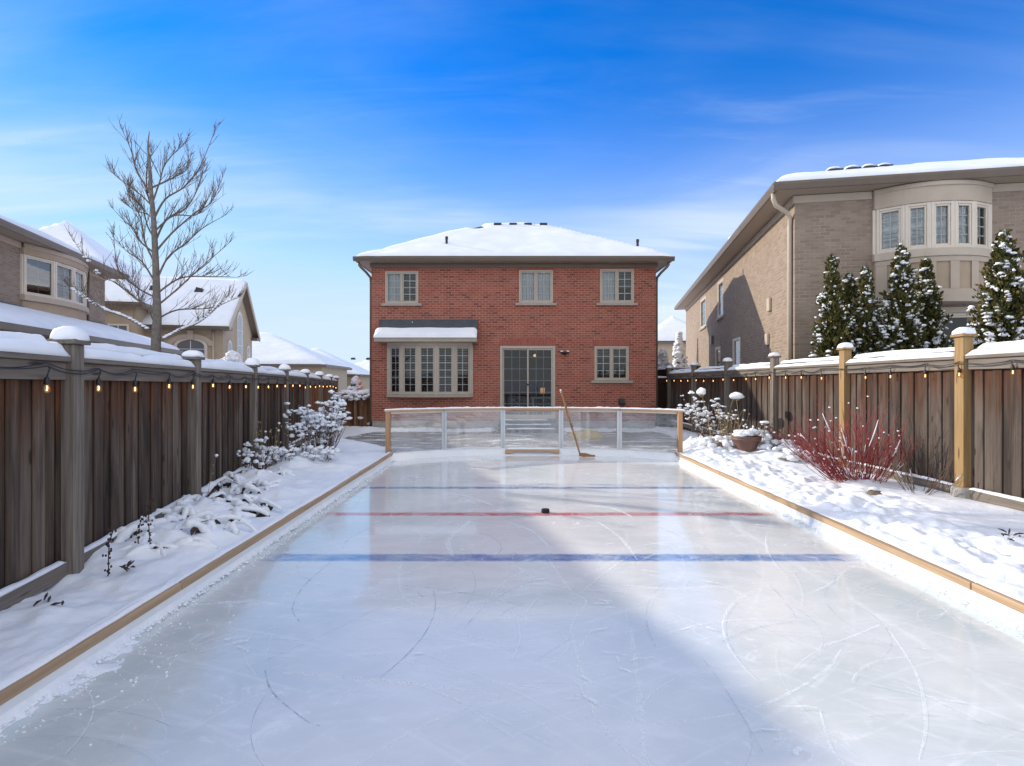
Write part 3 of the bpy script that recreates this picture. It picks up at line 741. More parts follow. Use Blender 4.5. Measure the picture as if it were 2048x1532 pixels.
# ================================================================ far houses
def far_house(name,label,c,rz,w,d,ze,slope,mat,seed,gable=None,base=-1.5):
    h=empty(name,label,'house',c,rz)
    mb=MB();mb.box(.3,w-.3,.3,d-.3,base,ze-.1);mb.build('wall',M[mat],h)
    roof(h,0,w,0,d,ze,slope,snow=.2,gable=gable,seed=seed,step=.4,fasc=.2,smooth=.3);return h
A=P(510,727,38);far_house('far_bungalow','cream house with broad snowy roof just past the gable house',(-25.2,38,0),.12,12.0,11,2.75,.46,'stucco2',21)
B=P(600,748,50);far_house('far_bungalow','pale far house whose long snowy slope runs down to the brick house',(-24.2,50,0),.10,10.2,10,2.15,.52,'stucco2',22)
Cc=P(663,748,64);h=far_house('far_brick_house','distant red brick bungalow with two roof vents left of the house',(Cc.x,64,0),0,12,9,2.3,.52,'brown_brick',23)
for px in(690,722): roof_vent(h,((px-663)*64/F+.0,3.4,4.25),.5)
D=P(1312,683,44);h=far_house('far_stucco_house','far pale house with pointed snowy roof between two big houses',(D.x-1.2,44,0),-.1,6,6,4.72,.75,'stucco2',24)
# a house across the back gardens, standing behind the photographer (the windows mirror it)
# ================================================================ ground, ice, patio
RL,RR=-2.43,3.40; RC=(RL+RR)/2; RH=(RR-RL)/2
def yice(x): return 12.05-.95*min(1,abs((x-RC)/RH))**3
def yglass(x): return 12.27-.93*min(1.06,abs((x-RC)/(RH+.13)))**2.6
t=NT('far snow ground');o=t.obj()
M['ground']=t.done(t.pbsdf(t.mix(t.noise(o,.15,4),(.72,.76,.82),(.86,.88,.9)),.6,t.bump(t.noise(o,2,5),.4,.08),.2))
q=MB();q.add([(-300,-300,-.06),(300,-300,-.06),(300,400,-.06),(-300,400,-.06)],[(0,1,2,3)]);struct(q.build('ground',M['ground']))

# ice
t=NT('skating ice');o=t.obj();x,y,z=t.sep(o)
big=t.noise(o,.55,4,.55,.4);med=t.noise(t.mapping(o,(1.5,4.5,1)),1.0,5,.62,.8);fine=t.noise(o,30,4,.7)
c=t.ramp(big,[(.30,(.60,.64,.635)),(.52,(.76,.76,.75)),(.72,(.82,.81,.79))])
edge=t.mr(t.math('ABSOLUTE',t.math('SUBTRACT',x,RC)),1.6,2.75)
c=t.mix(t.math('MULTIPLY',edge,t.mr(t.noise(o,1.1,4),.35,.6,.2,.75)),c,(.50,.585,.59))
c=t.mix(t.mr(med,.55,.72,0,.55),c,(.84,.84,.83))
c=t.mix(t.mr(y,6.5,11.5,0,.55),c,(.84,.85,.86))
# painted lines under the ice
def line(c,y0,hw,col,amt,fade=.25):
    d=t.math('ABSOLUTE',t.math('SUBTRACT',t.math('ADD',y,t.mr(t.noise(o,9,3),.3,.7,-.012,.012)),y0))
    k=t.mr(d,hw*.72,hw*1.18,1,0)
    s=t.math('SUBTRACT',RH-.05,t.math('ABSOLUTE',t.math('SUBTRACT',x,RC)))
    k=t.math('MULTIPLY',k,t.mr(t.math('ADD',s,t.mr(t.noise(o,6,4),.3,.7,-.12,.08)),0,.25))
    k=t.math('MULTIPLY',k,t.mr(t.noise(o,3.0,6,.7),.28,.62,amt,amt*.55))
    return t.mix(k,c,col)
c=line(c,5.11,.105,(.004,.15,.46),1.0)
c=line(c,6.77,.085,(.58,.02,.05),1.0)
c=line(c,8.42,.085,(.006,.14,.42),1.0)
# frost specks and air bubbles
vo=t.n('ShaderNodeTexVoronoi');vo.inputs['Scale'].default_value=11;t.l(o,vo.inputs['Vector'])
spk=t.math('MULTIPLY',t.mr(vo.outputs['Distance'],.05,.16,1,0),t.mr(t.noise(o,1.3,3),.52,.66))
c=t.mix(t.math('MULTIPLY',spk,.7),c,(.9,.92,.94))
fr=t.math('MULTIPLY',t.mr(t.noise(o,5,8,.75,.6),.56,.64),t.mr(t.noise(o,.9,3,.5),.5,.66))
c=t.mix(t.math('MULTIPLY',fr,.65),c,(.88,.9,.93))
# dense curved blade cuts frozen into the sheet
for i_,(sc_,loc,di,th,am) in enumerate(((.75,(3,1,0),5.,.985,.30),(1.1,(-4,2.5,0),7.,.985,.26),(.5,(1,-6,0),4.,.99,.34),(1.6,(7,9,0),9.,.98,.20))):
    wv=t.n('ShaderNodeTexWave');wv.wave_type='RINGS';wv.rings_direction='Z';wv.wave_profile='SIN';wv.inputs['Scale'].default_value=sc_;wv.inputs['Distortion'].default_value=di;wv.inputs['Detail'].default_value=1.5;wv.inputs['Detail Scale'].default_value=.35
    t.l(t.mapping(o,(1,1,1),loc),wv.inputs['Vector'])
    k=t.math('MULTIPLY',t.mr(wv.outputs['Fac'],th,1.0,0,1),t.mr(t.noise(o,2.0+i_,5,.75),.42,.62,0,am))
    c=t.mix(k,c,(.92,.94,.96))
cl_=t.noise(t.mapping(o,(1.2,2.2,1)),1.0,8,.68,1.2)
c=t.mix(t.mr(cl_,.5,.72,0,.5),c,(.86,.88,.90))
c=t.mix(t.mr(cl_,.46,.3,0,.35),c,(.56,.64,.67))
rough=t.math('ADD',t.mr(cl_,.3,.7,.06,.22),t.math('MULTIPLY',fr,.4))
h=t.math('ADD',t.math('MULTIPLY',t.noise(t.mapping(o,(5,9,1)),1.0,5,.6),.8),t.math('MULTIPLY',t.noise(t.mapping(o,(22,34,1)),1.0,4,.6),.30))
b=t.pbsdf(c,rough,t.bump(h,.16,.012),.5);b.inputs['IOR'].default_value=1.33
b.inputs['Coat Weight'].default_value=.55;b.inputs['Coat Roughness'].default_value=.045;b.inputs['Coat IOR'].default_value=1.31
M['ice']=t.done(b)
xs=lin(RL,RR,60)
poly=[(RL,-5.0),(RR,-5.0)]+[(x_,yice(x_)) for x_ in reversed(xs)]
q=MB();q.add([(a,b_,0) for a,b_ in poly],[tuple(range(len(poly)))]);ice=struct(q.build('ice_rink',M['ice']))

# skate scratches: thin scraped ribbons on the ice
t=NT('skate scratch frost');o=t.obj();k=t.mr(t.noise(o,16,5,.75),.36,.62,.0,.55)
d=t.n('ShaderNodeBsdfDiffuse');d.inputs[0].default_value=(.93,.95,.97,1);tr=t.n('ShaderNodeBsdfTransparent');mx=t.n('ShaderNodeMixShader')
t.l(k,mx.inputs[0]);t.l(tr.outputs[0],mx.inputs[1]);t.l(d.outputs[0],mx.inputs[2]);M['scratch']=t.done(mx)
t=NT('skate scratch groove');o=t.obj();k=t.mr(t.noise(o,10,5,.75),.38,.62,.0,.5)
d=t.n('ShaderNodeBsdfDiffuse');d.inputs[0].default_value=(.35,.42,.52,1);tr=t.n('ShaderNodeBsdfTransparent');mx=t.n('ShaderNodeMixShader')
t.l(k,mx.inputs[0]);t.l(tr.outputs[0],mx.inputs[1]);t.l(d.outputs[0],mx.inputs[2]);M['groove']=t.done(mx)
def gp_(px,py):
    Y=F*CAMZ/(py-CY);return Vector(((px-CX)*Y/F,Y,0))
def cat(pts,n=8):
    out=[]
    for i in range(len(pts)-1):
        p0=pts[max(i-1,0)];p1=pts[i];p2=pts[i+1];p3=pts[min(i+2,len(pts)-1)]
        for k in range(n):
            u=k/n;out.append(.5*((2*p1)+(p2-p0)*u+(2*p0-5*p1+4*p2-p3)*u*u+(3*p1-p0-3*p2+p3)*u**3))
    out.append(pts[-1]);return out
def ribbon(mb,pts,w,z):
    n=len(pts);vs=[];
    for i,p in enumerate(pts):
        d=(pts[min(i+1,n-1)]-pts[max(i-1,0)]);d.z=0
        if d.length<1e-6:d=Vector((1,0,0))
        d.normalize();e=Vector((-d.y,d.x,0))*w*.5*(.25+.75*math.sin(PI*(i+.5)/n)**.4)*(1+.5*noise.noise(p*3))
        vs+=[(p.x-e.x,p.y-e.y,z),(p.x+e.x,p.y+e.y,z)]
    mb.add(vs,[(2*i,2*i+1,2*i+3,2*i+2) for i in range(n-1)])
sw_=MB();gv=MB();rnd=random.Random(5);zc=[.0012]
def nz(): zc[0]+=.00003;return zc[0]
for pts,w in (([(660,1125),(610,1170),(585,1215),(600,1245)],.010),([(530,1340),(545,1385),(610,1440),(640,1452)],.010)):
    ribbon(gv,cat([gp_(*p) for p in pts]),w,nz())
for pts,w in (([(570,1232),(540,1280),(530,1340)],.009),([(560,1345),(760,1362),(980,1386)],.035),([(1098,1118),(1140,1180),(1172,1204),(1143,1250),(1160,1330),(1187,1420)],.022),([(1262,1258),(1275,1360),(1285,1480),(1292,1525)],.030),
    ([(1770,1250),(1830,1340),(1852,1440),(1838,1520)],.018),([(1300,1450),(1500,1420),(1640,1350),(1682,1300)],.020),([(1500,1197),(1440,1174),(1340,1178),(1250,1170)],.03),([(905,1112),(898,1080),(940,1042)],.05),([(800,1130),(800,1180),(830,1212)],.014),
    ([(1000,1040),(1060,1060),(1100,1095)],.03),([(1190,1040),(1240,1075),(1275,1120)],.03),([(1120,1260),(1135,1295),(1090,1335)],.012),([(60,1450),(170,1420),(260,1380)],.02),([(350,1215),(440,1206),(530,1203)],.05),
    ([(100,1500),(200,1440),(290,1400)],.012),([(400,1440),(450,1400),(470,1370)],.01),([(1650,1290),(1700,1275),(1760,1250)],.02),([(720,1185),(800,1150),(900,1118)],.012),([(1640,1420),(1660,1490),(1690,1530)],.012),([(1175,1010),(1230,1018),(1265,1035)],.06),([(880,985),(930,992),(990,1012)],.06)):
    ribbon(sw_,cat([gp_(*p) for p in pts]),w,nz())
for i in range(420):
    y_=rnd.uniform(2.2,11.6);x_=rnd.uniform(RL+.25,RR-.25)
    L=rnd.uniform(.25,1.6);a=rnd.gauss(PI/2,.9) if rnd.random()<.6 else rnd.uniform(0,PI);cv=rnd.uniform(-1.3,1.3)
    pts=[];p=Vector((x_,y_,0))
    for k in range(12):
        pts.append(p.copy());p=p+Vector((math.cos(a),math.sin(a),0))*L/11;a+=cv/11
    pts=[p for p in pts if RL+.1<p.x<RR-.1 and p.y<yice(p.x)-.1]
    if len(pts)>3: ribbon(sw_ if rnd.random()<.75 else gv,pts,rnd.choice((.003,.004,.005,.006,.009)),nz())
# chipped frost patches
for i in range(45):
    p=Vector((rnd.uniform(RL+.3,RR-.3),rnd.uniform(2.4,11.4),0))
    for k in range(rnd.randint(1,4)):
        a=rnd.uniform(0,PI);L=rnd.uniform(.02,.09);d=Vector((math.cos(a),math.sin(a)*.6,0))*L
        q_=p+Vector((rnd.gauss(0,.08),rnd.gauss(0,.08),0));ribbon(sw_,[q_-d,q_-d*.3+Vector((0,.01,0)),q_+d*.3,q_+d],rnd.uniform(.01,.03),nz())
sw_.build('skate_marks',M['scratch'],ice);gv.build('skate_grooves',M['groove'],ice)

# patio of grey pavers under blown snow
t=NT('interlocking pavers');o=t.obj()
bk=t.n('ShaderNodeTexBrick');bk.offset=.5
for k,val in(('Scale',1.),('Mortar Size',.012),('Mortar Smooth',.3),('Brick Width',.22),('Row Height',.145)):bk.inputs[k].default_value=val
bk.inputs['Color1'].default_value=(0,0,0,1);bk.inputs['Color2'].default_value=(1,1,1,1);t.l(o,bk.inputs['Vector'])
c=t.ramp(bk.outputs['Color'],[(0,(.15,.135,.125)),(.5,(.21,.19,.175)),(1,(.28,.25,.23))])
c=t.mix(bk.outputs['Fac'],c,(.40,.40,.40))
sn=t.noise(t.mapping(o,(1.1,2.8,1)),1.0,7,.7,.5)
c=t.mix(t.mr(sn,.53,.60,0,.9),c,(.82,.84,.88))
M['paver']=t.done(t.pbsdf(c,.8,t.bump(bk.outputs['Fac'],-.5,.006),.25))
q=MB();q.box(-7.5,8.5,11.0,HY-.0,-.12,-.004);struct(q.build('patio',M['paver']))
def zp(x,y):
    wall_=sstep(HY-1.0,HY-.25,y)*.10
    g=yglass(max(RL-.1,min(RR+.1,x)))
    rk=(1-sstep(.25,.85,abs(y-g-.3)))*.07 if -2.9<x<3.9 else 0
    if door[0]-.2<x<door[1]+.2: wall_*=.3
    n_=.075*fb(x*.9,y*1.6,3,5)+.045*fb(x*5,y*6,9,3)
    sides=sstep(-3.9,-4.9,x)*.05*sstep(15,17,y)+.02*sstep(4,5,x)
    return -.045+n_+wall_*(1+.8*fb(x*1.7,y*1.7,1,3))+rk+sides
struct(grid('patio_snow',lin(-7.0,7.5,240),lin(11.2,HY-.01,130),zp,M['snow']))

# snow-covered beds each side
FLX=lambda y:-2.673-.1755*y          # left fence line
FRX=lambda y:5.78-.028*(y-6.9)       # right fence line
def lb(u,y):
    x1=RL-.075 if y<11.3 else (RL-.075)+(-4.75-RL+.075)*sstep(11.3,15.5,y)
    x0=FLX(y)-.25
    x=x0+(x1-x0)*u
    hgt=.145+.05*math.sin(u*PI)+.075*fb(x*1.4,y*1.4,2,4)+.045*fb(x*4.5,y*4.5,8,3)
    k=sstep(0,.22,u);hgt=hgt*k+(-.0+.05*fb(x*2,y*2,4,2))*(1-k)
    e=sstep(1,.86,u);hgt=hgt*e+(.150+.012*fb(x*9,y*5,3,3))*(1-e)
    # soft mounds over buried plants
    for (mx,my,mr_,mh) in LMOUND:
        d2=((x-mx)**2+(y-my)**2)/mr_**2
        if d2<4: hgt+=mh*math.exp(-d2*1.8)*(1+.5*noise.noise(Vector((x*7,y*7,1))))
    if y>11.3: hgt*=1-.75*sstep(13,17,y)*(1-.5*(1-u))
    return (x,y,hgt-(0.2 if u>.999 else 0))
LMOUND=[(-3.15,5.1,.45,.10),(-3.35,6.0,.5,.12),(-3.3,4.5,.35,.06),(-3.8,8.0,.55,.12),(-3.7,9.4,.5,.12),(-3.6,10.3,.6,.14),(-3.0,7.3,.4,.05)]
us=[0]+[math.sin(PI/2*v_)**.9 for v_ in lin(.01,.985,62)]+[1]
def gridp(name,us,ys,f,mat):
    n=len(us);mb=MB();mb.v=[f(u,y) for y in ys for u in us]
    mb.f=[(j*n+i,j*n+i+1,(j+1)*n+i+1,(j+1)*n+i) for j in range(len(ys)-1) for i in range(n-1)]
    return mb.build(name,mat,None,smooth=True)
struct(gridp('snow_bed',us,lin(-4,2.2,60)+lin(2.24,9,240)+lin(9.05,18.15,170),lb,M['snow']))
def rb(u,y):
    x0=RR+.075 if y<11.3 else RR+.075+(4.7-RR-.075)*sstep(11.3,14.5,y)
    x1=FRX(y)+.3
    x=x0+(x1-x0)*u
    hgt=.16+.035*fb(x*1.1,y*1.1,12,4)+.02*sstep(.2,.7,u)
    # trampled lumps by the boards
    tr=sstep(.66,.22,u+.25*noise.noise(Vector((x*.9,y*.6,3))))*(sstep(2.2,5,y)*.6+.4)
    lum=.5+.75*noise.noise(Vector((x*4.2,y*3.4,5)))+.55*noise.noise(Vector((x*9.5,y*8,2)))+.16*noise.noise(Vector((x*18,y*15,2)))
    hgt+=tr*(.10*lum-.03)
    e=sstep(0,.10,u);hgt=hgt*e+(.150+.03*max(0,fb(x*7,y*5,3,3)))*(1-e)
    for (mx,my,mr_,mh) in RMOUND:
        d2=((x-mx)**2+(y-my)**2)/mr_**2
        if d2<4: hgt+=mh*math.exp(-d2*1.8)*(1+.6*noise.noise(Vector((x*6,y*6,1))))
    k=sstep(1,.84,u);hgt=hgt*k+(.06+.05*fb(x*2,y*2,4,2))*(1-k)
    if y>11.3: hgt*=1-.5*sstep(13,17,y)
    return (x,y,hgt-(.2 if u<.001 else 0))
RMOUND=[(4.8,11.7,.7,.18),(4.4,12.6,.6,.16),(5.2,10.6,.5,.12),(4.1,11.0,.4,.06),(5.0,7.9,.35,.05)]
us2=[0]+[.004+.996*v_ for v_ in lin(0,1,84)]
struct(gridp('snow_bed',us2,lin(-4,3.4,40)+lin(3.45,9.5,230)+lin(9.54,18.1,190),rb,M['snow_dirty']))

# shavings of snow along the foot of the boards
def slush(name,side):
    vs=[];n=18
    ys=lin(1.6,11.3,520)
    def f(u,y):
        x=(RL+u*.5) if side<0 else (RR-u*.5)
        w=.03+.11*max(0,fb(y*1.3,side*9,4,4))+(.26*math.exp(-((y-3.15)/.42)**2)*max(0,.6+1.5*fb(x*3,y*3,7,3)) if side<0 else .02)
        d=u*.5
        h_=.027*(1-(d/w)) + .034*fb(x*17,y*12,side*3,4)-.010
        return (x,y,min(.075,h_) if u>0 else .05)
    g_=gridp(name,lin(0,1,n),ys,f,M['snow'])
    mb=MB();rn=random.Random(side+70)
    for i in range(1500 if side<0 else 500):
        y=rn.uniform(1.9,11.2);far=rn.random()**2.6*.14
        if side<0 and rn.random()<.05: y=rn.gauss(3.15,.4);far=.1+rn.random()**1.6*.45
        if y<1.9: continue
        x=(RL+.02+far) if side<0 else RR-.02-far
        r=rn.uniform(.003,.012)*(1.1 if far<.06 else .7)
        mb.lump((x,y,r*.25+(.012 if far<.05 else 0)),(r*rn.uniform(.8,1.6),r*rn.uniform(.8,1.5),r*.7),1,.6,i,2)
    me=g_.data;bm=bmesh.new();bm.from_mesh(me);t2=bpy.data.meshes.new('crumbs');t2.from_pydata(mb.v,[],mb.f);bm.from_mesh(t2);bm.to_mesh(me);bm.free();bpy.data.meshes.remove(t2)
    me.polygons.foreach_set('use_smooth',[True]*len(me.polygons))
    g_['kind']='stuff';return g_
slush('snow_shavings',-1);slush('snow_shavings',1)
# banked snow kick at the far end
def kb(u,x):
    a=yice(x);b_=yglass(x);y=a-.06+(b_+.18-a+.06)*u
    h_=-.012+.15*sstep(0,.62,u)+.02*fb(x*5,y*5,2,4)*sstep(0,.2,u)
    if u>.7: h_+=.05*max(0,fb(x*2.6,3,7,4)+.12)*sstep(.72,.8,u)-.1*sstep(.88,1,u)
    return (x,y,h_)
n=26;xs_=lin(RL-.12,RR+.12,240);mb=MB();mb.v=[kb(u,x_) for x_ in xs_ for u in lin(0,1,n)]
mb.f=[(j*n+i,(j+1)*n+i,(j+1)*n+i+1,j*n+i+1) for j in range(len(xs_)-1) for i in range(n-1)]
struct(mb.build('snow_bank',M['snow_soft'],None,smooth=True))

# ================================================================ rink boards
M['plank']=m_wood('fresh rink plank',(.34,.22,.13),(.54,.385,.245),'y',.6,30)
M['plank_x']=m_wood('fresh rail plank',(.42,.25,.15),(.62,.42,.28),'x',.6,30)
M['plank_z']=m_wood('fresh post',(.38,.21,.11),(.55,.34,.19),'z',.6,30)
for side,lab in((-1,'long low white rink board with plank cap along the left snow bed'),(1,'long low white rink board with plank cap along the right snow bed')):
    X=RL if side<0 else RR
    b0=empty('rink_board',lab,'rink board',(X,0,0),group='side boards of the rink')
    q=MB();q.box(*(sorted((0,side*.03))),-5,11.35,-.03,.098);q.build('liner',M['white_liner'],b0)
    q=MB();yy=11.38;rn=random.Random(3+side)
    while yy>-5:
        y2=yy-2.44; jx=rn.uniform(-.003,.003)
        a,c_=sorted((-side*.004+jx,side*.075)); q.box(a,c_,max(y2,-5)+.0025,yy-.0025,.0985,.156+rn.uniform(-.002,.002));yy=y2
    q.build('plank',M['plank'],b0,bevel=.006,seg=2)
    q=MB();vs=[];ys=lin(-4,11.36,420);nn=7
    for y_ in ys:
        gap=fb(y_*1.1,side*4.4,2,4)
        cov=.055+.03*gap if side<0 else .040+.05*gap
        for k in range(nn):
            u=k/(nn-1);x_=side*(.082-max(.004,cov)*u)
            vs.append((x_,y_,.152+(.012 if side>0 else .022)*math.sqrt(max(0,1-u**2.5))*(1+.6*fb(y_*6,u*2,side,3))))
    q.add(vs,[(j*nn+i,j*nn+i+1,(j+1)*nn+i+1,(j+1)*nn+i) for j in range(len(ys)-1) for i in range(nn-1)])
    q.build('snow',M['snow'],b0,smooth=True)

# ================================================================ glass end of the rink
M['rink_glass']=m_glass('scratched rink glazing',(.93,.95,.97),1.0,.03,haze=.17,ior=1.45,rough=.02)
gb=empty('rink_glass_barrier','curved wooden framed glass barrier with aluminium posts at the end of the rink','barrier',(0,12,0))
def W_(x,z,off=0): return (x,yglass(x)-12+off,z)
gx=[RL-.10]+[(px-CX)*yglass(g)/F for px,g in((889,-1.42),(1006,-.17),(1122,1.1),(1238,2.3))]+[RR+.10]
ztop=1.03
for i,x in enumerate((gx[0],gx[-1])):
    q=MB();q.box(x-.045,x+.045,yglass(x)-12-.05,yglass(x)-12+.05,.02,ztop-.045);q.build('end_post',M['plank_z'],gb,bevel=.006,seg=2)
for i in range(5):
    a,b_=gx[i],gx[i+1];N=7;sub=lin(a-(.05 if i==0 else -.0015),b_+(.05 if i==4 else -.0015),N)
    q=MB()
    for off0,off1,za,zb in((-.055,.055,ztop-.043,ztop),):
        poly=[(x,yglass(x)-12+off0) for x in sub]+[(x,yglass(x)-12+off1) for x in reversed(sub)];q.prism(poly,za,zb)
    q.build('top_rail',M['plank_x'],gb,bevel=.004)
    q=MB();sub2=lin(a+.055,b_-.055,N)
    poly=[(x,yglass(x)-12-.018) for x in sub2]+[(x,yglass(x)-12+.018) for x in reversed(sub2)]
    q.prism(poly,ztop-.085,ztop-.046);q.build('rail_batten',M['plank_x'] if i==2 else M['frame2'],gb)
    q=MB();poly=[(x,yglass(x)-12-.004) for x in sub2]+[(x,yglass(x)-12+.004) for x in reversed(sub2)]
    q.prism(poly,.12,ztop-.087);q.build('glass_panel',M['rink_glass'],gb)
    q=MB();q.v=[];n=7;xs3=lin(sub[0]-.004,sub[-1]+.004,40);vs=[]
    for x in xs3:
        hh=.022+.03*max(0,fb(x*2.2,1,i,3)+.1)+.012*noise.noise(Vector((x*11,2,i)))
        for k in range(n):
            t_=-1+2*k/(n-1);vs.append((x,yglass(x)-12+.056*math.sin(t_*PI/2),ztop-.002+max(.004,hh)*max(0,1-abs(math.sin(t_*PI/2))**3)**.6))
    q.add(vs,[(j*n+k,(j+1)*n+k,(j+1)*n+k+1,j*n+k+1) for j in range(39) for k in range(n-1)]);q.build('snow',M['snow_soft'],gb,smooth=True)
for x in gx[1:-1]:
    q=MB();y_=yglass(x)-12
    q.box(x-.052,x-.014,y_-.03,y_+.03,.10,ztop-.044);q.box(x+.014,x+.052,y_-.03,y_+.03,.10,ztop-.044);q.box(x-.014,x+.014,y_-.012,y_+.02,.10,ztop-.044)
    q.build('mullion',M['mullion'],gb,bevel=.003)
# notched sill by the middle panel
gs=empty('wooden_threshold','short wooden sill with notched feet under the middle glass panel','threshold',(0,0,0))
a,b_=gx[2]+.05,gx[3]-.05
q=MB();z0=.045;q.exz([(a,z0),(a+.15,z0),(a+.2,z0+.04),(b_-.2,z0+.04),(b_-.15,z0),(b_,z0),(b_,z0+.085),(a,z0+.085)],12.04,12.10)
q.build('sill',M['plank_x'],gs,bevel=.005)
q=MB();q.strip(a+.01,b_-.01,12.05,12.13,z0+.083,.03,3,jag=.5);q.build('snow',M['snow_soft'],gs,smooth=True)

# puck
t=NT('rubber');o=t.obj();pn=t.pbsdf((.012,.012,.014),.55,t.bump(t.noise(o,220,3),.5,.003),.4);M['rubber']=t.done(pn)
pk=MB();pk.lathe([(.045,.0),(.0505,.004),(.0515,.012),(.0515,.033),(.0505,.041),(.045,.045)],n=40)
o=pk.build('puck',M['rubber'],None,bevel=.0);tag(o,'black rubber hockey puck on the red line','puck');o.location=(.434,6.84,.0015)
# hockey stick
hs=empty('hockey_stick','wooden hockey stick leaning on the glass barrier','hockey stick',(1.50,11.83,.0))
Mst=m_wood('varnished ash stick',(.22,.10,.04),(.40,.22,.09),'x',.35,30,knots=False)
b0=Vector((0,0,.035));tp=Vector((1.128-1.50,12.33-11.83,1.41))
q=MB();q.bar(b0,tp,.044,.032,(1,0,0));q.build('shaft',Mst,hs,bevel=.005,seg=2)
d=(tp-b0)
q=MB();q.bar(tp-d.normalized()*.055,tp+d.normalized()*.03,.044,.036,(1,0,0));q.build('grip_tape',M['white_liner'],hs,bevel=.01,seg=3)
for u in(.42,.455,.72):
    q=MB();q.bar(b0+d*u,b0+d*(u+.018),.047,.035,(1,0,0));q.build('band',m_plain('brown band',(.11,.04,.02),.5),hs)
q=MB();vs=[];N=9
for i in range(N):
    u=i/(N-1);x=-.03+.335*u;y=-.06*u*u*1.6-.0;zc_=.038-.0*u
    hh=.026+.016*math.sin(PI*min(1,u*1.1+.15));z0_=.0015+.06*max(0,.25-u)**1.0*1.0+.012*u*u
    for dy,dz in((-.007,0),(.007,0),(.007,2*hh),(-.007,2*hh)): vs.append((x-.02*(dz>0)*(1-u)*0,y+dy-.02,z0_+dz*(1-.25*u*u)))
fs_=[(i*4+k,i*4+(k+1)%4,(i+1)*4+(k+1)%4,(i+1)*4+k) for i in range(N-1) for k in range(4)]+[(3,2,1,0),((N-1)*4,(N-1)*4+1,(N-1)*4+2,(N-1)*4+3)]
q.add(vs,fs_);q.build('blade',Mst,hs,bevel=.003)
# the low yellow mound behind the glass
q=MB();c0=P(1172,862,15.6)
vs,fs2=ico(4);out=[]
for v in vs:
    k=1+.06*noise.noise(v*3)
    out.append((v.x*.52*k,v.y*.40*k,max(-.05,v.z)*.24*k))
q.add(out,fs2)
o=q.build('sand_pile',m_plain('yellow sand',(.50,.36,.13),.9,.15,8,.3),None,smooth=True);o.location=(c0.x,15.6,0);tag(o,'low rounded yellow sand pile on the patio behind the glass','sand pile')
# ================================================================ fences
M['board_l']=m_board('weathered boards',1.72,base=((.026,.020,.017),(.086,.062,.047),(.175,.14,.112)),red=(.17,.070,.033),redamt=.85)
M['board_r']=m_board('sun bleached boards',1.80,base=((.038,.029,.024),(.080,.062,.051),(.135,.108,.09)),red=(.13,.052,.024),redamt=.85)
M['board_red']=m_board('cedar boards',1.2,base=((.14,.065,.035),(.25,.12,.065),(.34,.18,.10)),red=(.33,.15,.07),redamt=.5)
M['board_dark']=m_board('dark stained boards',1.9,base=((.03,.02,.017),(.06,.038,.03),(.09,.06,.045)),red=(.10,.04,.025))
M['rail_g']=m_wood('grey fence rail',(.105,.088,.073),(.28,.24,.205),'x',.8,36)
M['post_g']=m_wood('grey fence post',(.085,.068,.055),(.29,.25,.21),'z',.8,34)
M['post_y']=m_wood('yellow fence post',(.24,.145,.06),(.40,.265,.125),'z',.7,30)
M['rail_r']=m_wood('cedar rail',(.24,.13,.07),(.38,.23,.13),'x',.75,36)
rf_=random.Random(11)
